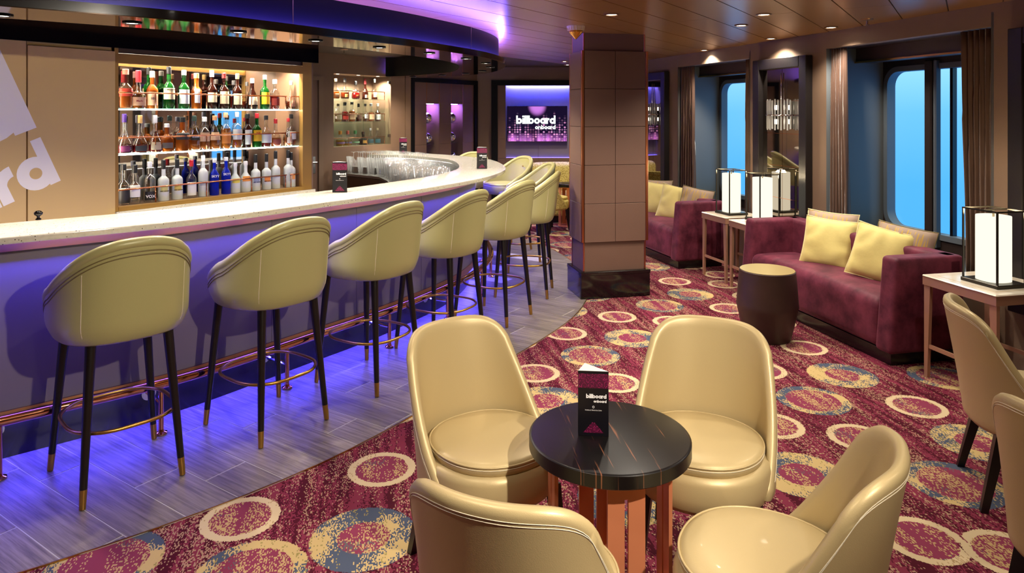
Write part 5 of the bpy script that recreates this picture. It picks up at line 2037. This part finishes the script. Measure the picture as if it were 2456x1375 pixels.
CH = [((-.08, 2.53), (.60, -.80), 'champagne leather tub chair left of the round table, open front turned to it'),
      ((.685, 2.52), (-.42, -.91), 'champagne leather tub chair behind the round table, facing the viewer'),
      ((.045, 1.765), (.36, .93), 'champagne leather tub chair in the foreground seen from behind'),
      ((.685, 1.84), (-.86, .51), 'champagne leather tub chair at lower right with its round seat showing'),
      ((2.23, 2.96), (.93, -.36), 'champagne leather tub chair before the near lamp table'),
      ((1.78, 2.03), (.90, .43), 'champagne leather tub chair cut off by the right edge')]
chair0 = make_chair('lounge_chair', M['chair_leather'], M['chair_stitch'])
chair0['group'] = 'champagne tub chairs'
for i, (c_, f_, lb) in enumerate(CH):
    rz = math.atan2(-f_[0], f_[1])
    if i == 0:
        chair0.location = (c_[0], c_[1], 0); chair0.rotation_euler = (0, 0, rz); chair0['label'] = lb
    else:
        dup(chair0, (c_[0], c_[1], 0), rz, lb)

# ---- round cocktail table
def make_table(loc, rz, label, top_m, leg_m, r=.262, h=.60):
    t = thing('cocktail_table', label, 'table', loc, rz)
    tp = MB().lathe([(r - .004, h - .046), (r, h - .042), (r, h - .004), (r - .003, h - .001), (r - .008, h)], 64)
    tp.obj('table_top', top_m, t, auto=40)
    MB().lathe([(r - .03, h - .056), (r - .03, h - .046)], 48).obj('under_plate', leg_m, t, auto=40)
    w, th = .058, .012
    for k in range(4):
        a = k * PI / 2
        m_ = MB()
        ro = r - .075
        def seg(x0, x1, z0, z1):
            c = [(x0, -ro - th / 2), (x1, -ro - th / 2), (x1, -ro + th / 2), (x0, -ro + th / 2)]
            R = Matrix.Rotation(a, 2)
            m_.prism([tuple(R @ Vector(q)) for q in c], z0, z1)
        seg(-w, -.006, .012, h - .056)
        seg(.006, w, .012, h - .056)
        seg(-.006, .006, h - .11, h - .056)
        seg(-.006, .006, .012, .07)
        m_.obj('leg_plate', leg_m, t)
    MB().lathe([(r - .05, 0), (r - .05, .010), (r - .055, .012)], 48).obj('foot_plate', leg_m, t, auto=40)
    return t
TB = (.318, 2.26)
M['leg_copper'] = mat('copper_lacquer', lin(224, 140, 98), .36, .3)
make_table((TB[0], TB[1], 0), .13, 'round dark streaked wood table on copper plate legs between four tub chairs', M['makassar'], M['leg_copper'])
p = px(1424, 1050, .60)
tri_card((p.x, p.y + .01, .6005), -.10, 'black and magenta tent card on the round dark table', .098, .21)

# ---- drum stool
dm = thing('drum_stool', 'dark barrel shaped drum table with a gold top beside the plum sofa', 'side table', (1.868, 5.06, 0))
MB().lathe([(.155, 0), (.162, .004), (.185, .10), (.212, .225), (.217, .245), (.215, .262), (.205, .40), (.196, .496), (.193, .500)], 56).obj('body', M['drum_side'], dm, auto=30)
MB().lathe([(.190, .500), (.190, .503), (.001, .503)], 56, cap=False).obj('top_plate', M['drum_top'], dm)

# ---- sofas
def make_sofa(loc, rz, label, L_=1.80, D_=.585):
    t = thing('plum_sofa', label, 'sofa', loc, rz, 'plum velvet sofas')
    MB().bbox(.05, L_ - .05, .05, D_ - .01, 0, .085).obj('plinth', M['base_dark'], t)
    soft_box(.13, L_ - .13, .02, D_ - .10, .085, .41, .06, .035, 5).obj('seat', M['plum'], t, smooth=True)
    soft_box(0, L_, D_ - .15, D_, .085, .705, .035, 0, 4).obj('back', M['plum'], t, smooth=True)
    for x0 in (0.0, L_ - .145):
        m_ = soft_box(x0, x0 + .145, 0.0, D_ - .02, .085, .705, .03, 0, 4)
        m_.v = [(x, y + (.055 * max(0, (z - .085) / .62) if y < .2 else 0), z) for x, y, z in m_.v]
        m_.obj('arm', M['plum'], t, smooth=True)
        pp = [(x0 + .006, .06, .699), (x0 + .006, D_ - .05, .699)]
    return t
SO1 = Vector((2.04, 6.20))
make_sofa((SO1.x, SO1.y, 0), TH1, 'plum velvet sofa under the near window with yellow pillows')
w2v = Vector((.2785, -.9604)); o2v = Vector((.9604, .2785)); w1v = Vector((.2163, -.9763)); o1v = Vector((.9763, .2163))
SO2 = Vector((1.775, 7.24)) - w2v * 1.80 - o2v * .06
make_sofa((SO2.x, SO2.y, 0), TH2, 'plum velvet sofa further off beside the pillar')

# ---- pillows
def make_pillow(w, h, th, m, pm):
    n = 16
    vs, fs = [], []
    def P_(u, v, s):
        x, y = 2 * u - 1, 2 * v - 1
        k = max(0, 1 - abs(x) ** 2.4) ** .55 * max(0, 1 - abs(y) ** 2.4) ** .55
        pin = 1 - .06 * (1 - x * x) * (abs(y) ** 3)
        pin2 = 1 - .06 * (1 - y * y) * (abs(x) ** 3)
        wr = .006 * math.sin(14 * x * y + 3 * x) * k
        return (x * w / 2 * pin2, s * (th / 2 * k) + wr, y * h / 2 * pin)
    top = {}
    mb_ = MB()
    for s in (1, -1):
        base = len(vs)
        for i in range(n + 1):
            for j in range(n + 1): vs.append(P_(i / n, j / n, s))
        for i in range(n):
            for j in range(n):
                q = (base + i * (n + 1) + j, base + (i + 1) * (n + 1) + j, base + (i + 1) * (n + 1) + j + 1, base + i * (n + 1) + j + 1)
                fs.append(q if s < 0 else q[::-1])
    mb_.add(vs, fs)
    edge_ = [P_(i / n, 0, 0) for i in range(n)] + [P_(1, j / n, 0) for j in range(n)] + [P_(1 - i / n, 1, 0) for i in range(n)] + [P_(0, 1 - j / n, 0) for j in range(n)]
    return mb_, edge_
def put_pillow(loc, face, tilt, roll, w, h, th, m, pm, label):
    mb_, e_ = make_pillow(w, h, th, m, pm)
    o = mb_.obj('throw_pillow', m, smooth=True)
    pr = MB().tube(e_, .0045, 6, closed=True).obj('piping', pm, o, smooth=True)
    rz = math.atan2(-face[0], face[1]) + PI      # local -y looks along face
    Mx = Matrix.Translation(Vector(loc)) @ Matrix.Rotation(rz, 4, 'Z') @ Matrix.Rotation(-tilt, 4, 'X') @ Matrix.Rotation(roll, 4, 'Y')
    o.matrix_world = Mx
    o.location, o.rotation_euler = Mx.to_translation(), Mx.to_euler()
    tag(o, label, 'pillow', 'throw pillows on the sofas')
    return o
def on_sofa(S, th, x, y, z):
    R = Matrix.Rotation(th, 2)
    q = S + R @ Vector((x, y))
    return (q.x, q.y, z)
put_pillow(on_sofa(SO1, TH1, .74, .35, .60), (-.66, -.75), .30, .06, .40, .40, .13, M['yellow_velvet'], M['yellow_pipe'], 'yellow velvet pillow leaning in the middle of the near plum sofa')
put_pillow(on_sofa(SO1, TH1, .66, .43, .64), (-.66, -.75), .25, .04, .40, .40, .11, M['taupe_dash'], M['yellow_pipe'], 'taupe pillow tucked behind the middle yellow pillow')
put_pillow(on_sofa(SO1, TH1, 1.28, .37, .615), (-.70, -.71), .28, .18, .40, .40, .13, M['yellow_velvet'], M['yellow_pipe'], 'yellow velvet pillow behind the near arm of the sofa')
put_pillow(on_sofa(SO1, TH1, 1.36, .49, .645), (-.74, -.67), .22, .12, .40, .38, .11, M['taupe_dash'], M['stool_pipe'], 'taupe pillow with gold dashes against the near window')
put_pillow(on_sofa(SO2, TH2, .62, .33, .60), (-.55, -.83), .28, .10, .40, .40, .13, M['yellow_velvet'], M['yellow_pipe'], 'yellow pillow on the far sofa next to the pillar')
put_pillow(on_sofa(SO2, TH2, .55, .43, .63), (-.55, -.83), .22, .0, .40, .38, .10, M['taupe_dash'], M['stool_pipe'], 'grey pillow tucked between yellow pillows on the far sofa')
put_pillow(on_sofa(SO2, TH2, 1.10, .38, .60), (-.6, -.8), .28, .14, .40, .40, .12, M['yellow_velvet'], M['yellow_pipe'], 'yellow pillow on the far sofa nearer its arm')
put_pillow(on_sofa(SO2, TH2, 1.42, .45, .62), (-.75, -.66), .22, .10, .42, .38, .11, M['taupe_dash'], M['stool_pipe'], 'pale taupe pillow behind the near arm of the far sofa')

# ---- lamp tables
def make_side_table(loc, rz, label, lx, ly, z=.637):
    t = thing('lamp_table', label, 'side table', loc, rz, 'stone topped lamp tables')
    MB().rbox(0, lx, 0, ly, z - .012, z, .006).obj('stone_top', M['marble'], t)
    MB().bbox(.06, lx - .06, .06, ly - .06, z, z + .0006).obj('stone_inlay', mat('marble_inlay', lin(214, 190, 150), .2), t)
    MB().bbox(.06 + .006, lx - .066, .066, ly - .066, z + .0006, z + .0012).obj('stone_inlay', M['marble'], t)
    ap = MB().bbox(.004, lx - .004, .004, .022, z - .062, z - .012).bbox(.004, lx - .004, ly - .022, ly - .004, z - .062, z - .012)
    ap.bbox(.004, .022, .022, ly - .022, z - .062, z - .012).bbox(lx - .022, lx - .004, .022, ly - .022, z - .062, z - .012)
    ap.obj('apron', M['lacquer'], t)
    for (cx_, cy_) in ((.03, .022), (lx - .03, .022), (.03, ly - .022), (lx - .03, ly - .022)):
        sx_ = 1 if cx_ < lx / 2 else -1
        x_o = cx_ - sx_ * .022
        vs = []
        for zz, w in ((0.0, .024), (z - .062, .046)):
            a, b_ = sorted((x_o, x_o + sx_ * w))
            vs += [(a, cy_ - .011, zz), (b_, cy_ - .011, zz), (b_, cy_ + .011, zz), (a, cy_ + .011, zz)]
        MB().add(vs, [(0, 3, 2, 1), (4, 5, 6, 7), (0, 1, 5, 4), (1, 2, 6, 5), (2, 3, 7, 6), (3, 0, 4, 7)]).obj('leg', M['lacquer'], t)
    for yy in (.022, ly - .022):
        MB().bbox(.035, lx - .035, yy - .007, yy + .007, .185, .208).obj('stretcher', M['lacquer'], t)
    return t
T1 = Vector((2.565, 4.33)); make_side_table((T1.x, T1.y, 0), TH1, 'stone topped rose taupe lamp table behind the near tub chair', .52, .50)
T2 = Vector((1.93, 7.055)); make_side_table((T2.x, T2.y, 0), TH2, 'stone topped lamp table at the arm of the far sofa', .43, .43)
T3 = Vector((2.05, 6.555)); make_side_table((T3.x, T3.y, 0), TH1, 'stone topped lamp table behind the near sofa, beside its twin', .31, .43)

def make_lamp(loc, rz, label, power):
    t = thing('table_lamp', label, 'lamp', loc, rz, 'glowing lantern table lamps')
    a, b_, h = .125, .108, .435
    MB().rbox(-a, a, -b_, b_, 0, .022, .003).obj('base', M['lamp_metal'], t)
    for sx_ in (-1, 1):
        for sy_ in (-1, 1):
            MB().bbox(sx_ * (a - .011) - .0045, sx_ * (a - .011) + .0045, sy_ * (b_ - .011) - .0045, sy_ * (b_ - .011) + .0045, .022, h).obj('frame_post', M['lamp_metal'], t)
    fr_ = MB().bbox(-a + .006, a - .006, -b_ + .006, -b_ + .016, h, h + .008).bbox(-a + .006, a - .006, b_ - .016, b_ - .006, h, h + .008)
    fr_.bbox(-a + .006, -a + .016, -b_ + .016, b_ - .016, h, h + .008).bbox(a - .016, a - .006, -b_ + .016, b_ - .016, h, h + .008)
    fr_.bbox(-.006, .006, -b_ + .016, b_ - .016, h + .001, h + .007)
    fr_.obj('frame_top', M['lamp_metal'], t)
    MB().lathe([(.078, .022), (.083, .024), (.083, .40), (.082, .405), (.062, .405)], 36, p=2.6, cap=False).obj('shade', M['lamp_shade'], t, auto=40)
    MB().tube([(0, 0, .022), (0, 0, h)], .006, 8).obj('stem', M['lamp_metal'], t)
    if power:
        ld = bpy.data.lights.new('bulb', 'POINT')
        ld.energy = power
        ld.color = (1.0, .80, .50)
        ld.shadow_soft_size = .05
        lo = bpy.data.objects.new('bulb', ld)
        COL.objects.link(lo)
        lo.parent = t
        lo.location = (0, 0, .385)
    return t
def along(O, wv, ov, x, y): return O + wv * x + ov * y
q = along(T1, w1v, o1v, .30, .22); make_lamp((q.x, q.y, .638), TH1, 'lantern lamp on the near stone topped table', 14)
q = along(T2, w2v, o2v, .215, .21); make_lamp((q.x, q.y, .638), TH2, 'lantern lamp on the table by the far sofa arm', 14)
q = along(T3, w1v, o1v, .16, .26); make_lamp((q.x, q.y, .638), TH1, 'lantern lamp behind the back of the near sofa', 14)

# ---- framed mirrors with crystal sconces
def make_mirror(name, label, origin, th, x0, x1, z0, z1, sconce=None):
    t = thing(name, label, 'mirror', (origin.x, origin.y, 0), th, 'black framed wall mirrors')
    fw = .10
    for (a, b_, c_, d_) in ((x0, x0 + fw, z0, z1), (x1 - fw, x1, z0, z1), (x0 + fw, x1 - fw, z1 - fw, z1), (x0 + fw, x1 - fw, z0, z0 + fw)):
        MB().rbox(a, b_, -.075, -.001, c_, d_, .005).obj('frame_member', M['black_wood'], t)
    MB().bbox(x0 + fw, x1 - fw, -.018, -.001, z0 + fw, z1 - fw).obj('seam_plate', M['copper_pol'], t)
    xm = (x0 + x1) / 2
    zs = [z0 + fw + (z1 - z0 - 2 * fw) * i / 5 for i in range(6)]
    for (a, b_) in ((x0 + fw, xm), (xm, x1 - fw)):
        for i in range(5):
            MB().bbox(a + .0025, b_ - .0025, -.022, -.018, zs[i] + .002, zs[i + 1] - .002).obj('mirror_pane', M['mirror_dark'], t)
    return t
M['crystal'] = mat('crystal_rod', lin(236, 236, 232), .08, trans=.5, ior=1.3, spec=.8)
def make_sconce(label, origin, th, x, z):
    q = origin + Matrix.Rotation(th, 2) @ Vector((x, -.024))
    t = thing('crystal_sconce', label, 'wall light', (q.x, q.y, z), th, 'crystal sconces on the mirrors')
    R_ = .135
    for i in range(15):
        a = PI + PI * (i + .5) / 15
        x_, y_ = R_ * math.cos(a), R_ * math.sin(a)
        dz = .012 * (i % 2)
        MB().tube([(x_, y_, -.135 - dz), (x_, y_, .135 + dz)], .0075, 8).obj('crystal_rod', M['crystal'], t, auto=40)
    bnd = MB()
    for zz in (-.005,):
        bnd.tube([(1.08 * R_ * math.cos(PI + PI * i / 24), 1.08 * R_ * math.sin(PI + PI * i / 24), zz) for i in range(25)], .006, 8)
    bnd.obj('band', M['chrome'], t, smooth=True)
    MB().tube([(0, -.012, .14), (0, -.012, .40)], .005, 8).obj('hanging_rod', M['chrome'], t, smooth=True)
    bh = MB().tube([(.0, -.07, -.045), (.0, -.07, .045)], .013, 10)
    bh.obj('bulb_holder', M['base_dark'], t)
    for z0_ in (.045, -.09):
        MB().tube([(0, -.07, z0_), (0, -.07, z0_ + .045)], .010, 10).obj('bulb', mat_emit('sconce_bulb', (1.0, .9, .75), 9), t)
    MB().bbox(-.02, .02, -.07, 0, -.012, .002).obj('bracket', M['chrome'], t)
    return t
make_mirror('wall_mirror', 'tall black framed mirror between the windows with a crystal sconce', BEND, TH2, -.955, -.17, .42, 2.17)
make_sconce('crystal rod sconce on the mirror between the windows', BEND, TH2, -.56, 1.63)
make_mirror('wall_mirror', 'far black framed mirror half hidden behind the pillar', BEND, TH2, -3.56, -2.77, .42, 2.17)
make_sconce('crystal rod sconce on the far mirror beside the pillar', BEND, TH2, -3.165, 1.63)
make_mirror('wall_mirror', 'black framed mirror edge at the right border of the picture', BEND, TH1, 1.80, 2.60, .42, 2.17)

# ---- curtains
def make_curtain(label, origin, th, x0, x1, b0, b1, folds, y=.048):
    n = folds * 8
    vs, fs = [], []
    NZ = 14
    for j in range(NZ + 1):
        v = j / NZ
        a, b_ = x0 + (b0 - x0) * sm(1 - v), x1 + (b1 - x1) * sm(1 - v)
        for i in range(n + 1):
            u = i / n
            am = .018 + .022 * (1 - v)
            ph = u * folds * 2 * PI + .5 * math.sin(3 * v + u * 5)
            vs.append((a + (b_ - a) * u + .006 * math.sin(ph * 2 + v), y + am * math.sin(ph), .525 + (2.205 - .525) * v))
    W = n + 1
    for j in range(NZ):
        for i in range(n): fs.append((j * W + i, j * W + i + 1, (j + 1) * W + i + 1, (j + 1) * W + i))
    o = MB().add(vs, fs).obj('curtain', M['curtain'], loc=(origin.x, origin.y, 0), rz=th, smooth=True)
    md = o.modifiers.new('thick', 'SOLIDIFY')
    md.thickness = .004
    tag(o, label, 'curtain', 'brown velvet curtains')
    return o
make_curtain('brown velvet curtain at the far side of the near window, above the sofa', BEND, TH1, .008, .19, .008, .235, 6)
make_curtain('brown velvet curtain at the near side of the near window, above the lamp', BEND, TH1, 1.335, 1.61, 1.40, 1.61, 6)
make_curtain('brown velvet curtain at the far side of the far window', BEND, TH2, -2.55, -2.27, -2.55, -2.24, 6)
make_curtain('narrow brown velvet curtain beside the framed mirror', BEND, TH2, -1.24, -1.12, -1.23, -1.12, 3)

# ---- ceiling fittings
p = px(1381, 63, ZC)
sd = thing('ceiling_sensor', 'ceiling sensor with a gold cone beside the pillar head', 'sensor', (p.x, p.y, ZC - .0005))
MB().lathe([(.075, 0), (.072, -.012), (.066, -.03), (.066, -.036)], 28).obj('ribbed_collar', mat('sensor_ivory', lin(214, 190, 150), .4), sd, auto=40)
for i in range(20):
    a = 2 * PI * i / 20
    MB().tube([(.073 * math.cos(a), .073 * math.sin(a), -.002), (.068 * math.cos(a), .068 * math.sin(a), -.032)], .003, 5).obj('rib', mat('sensor_ivory', lin(214, 190, 150), .4), sd)
MB().lathe([(.058, -.036), (.058, -.05), (.05, -.058), (.006, -.105), (.001, -.107)], 28).obj('gold_cone', mat('sensor_gold', lin(196, 132, 40), .2, .6), sd, auto=40)
p = px(2080, 46, ZC)
sp_ = thing('sprinkler_head', 'small sprinkler head in the tan ceiling before the near window', 'sprinkler', (p.x, p.y, ZC - .0005))
MB().lathe([(.045, 0), (.042, -.006), (.016, -.010)], 20).obj('flange', M['bezel_tan'], sp_, auto=40)
MB().tube([(0, 0, -.008), (0, 0, -.04)], .006, 8).lathe([(.016, -.04), (.016, -.043)], 12).obj('deflector', M['steel'], sp_, auto=40)
p = px(825, 118, ZC)
sp2 = thing('sprinkler_head', 'small sprinkler head above the door behind the bar', 'sprinkler', (p.x, p.y, ZC - .0005))
MB().lathe([(.045, 0), (.042, -.006), (.016, -.010)], 20).obj('flange', M['bezel_tan'], sp2, auto=40)
MB().tube([(0, 0, -.008), (0, 0, -.04)], .006, 8).lathe([(.016, -.04), (.016, -.043)], 12).obj('deflector', M['steel'], sp2, auto=40)

# ---- yellow seating under the screen
bq = thing('banquette', 'yellow patterned banquette with a rounded back under the screen', 'bench', (.18, 10.30, 0))
MB().bbox(.03, 1.05, .06, .60, 0, .10).obj('plinth', M['base_dark'], bq)
soft_box(0, 1.08, .0, .46, .10, .43, .05, .02, 4).obj('seat', M['yellow_pat'], bq, smooth=True)
soft_box(0, 1.08, .44, .60, .10, .84, .075, .04, 4).obj('back', M['yellow_pat'], bq, smooth=True)
ych = make_chair('yellow_chair', M['yellow_pat'], M['yellow_pipe'])
ych.location = (.54, 9.68, 0); ych.rotation_euler = (0, 0, math.atan2(-.75, .66)); ych['label'] = 'yellow patterned tub chair beyond the bar stools'; ych['group'] = 'yellow tub chairs'
dup(ych, (1.13, 9.72, 0), math.atan2(.75, .66), 'yellow patterned tub chair half hidden by the pillar', 'yellow tub chairs')
make_table((.82, 10.08, 0), .2, 'round dark table on copper legs by the yellow seating', M['makassar'], M['leg_copper'], .20, .62)
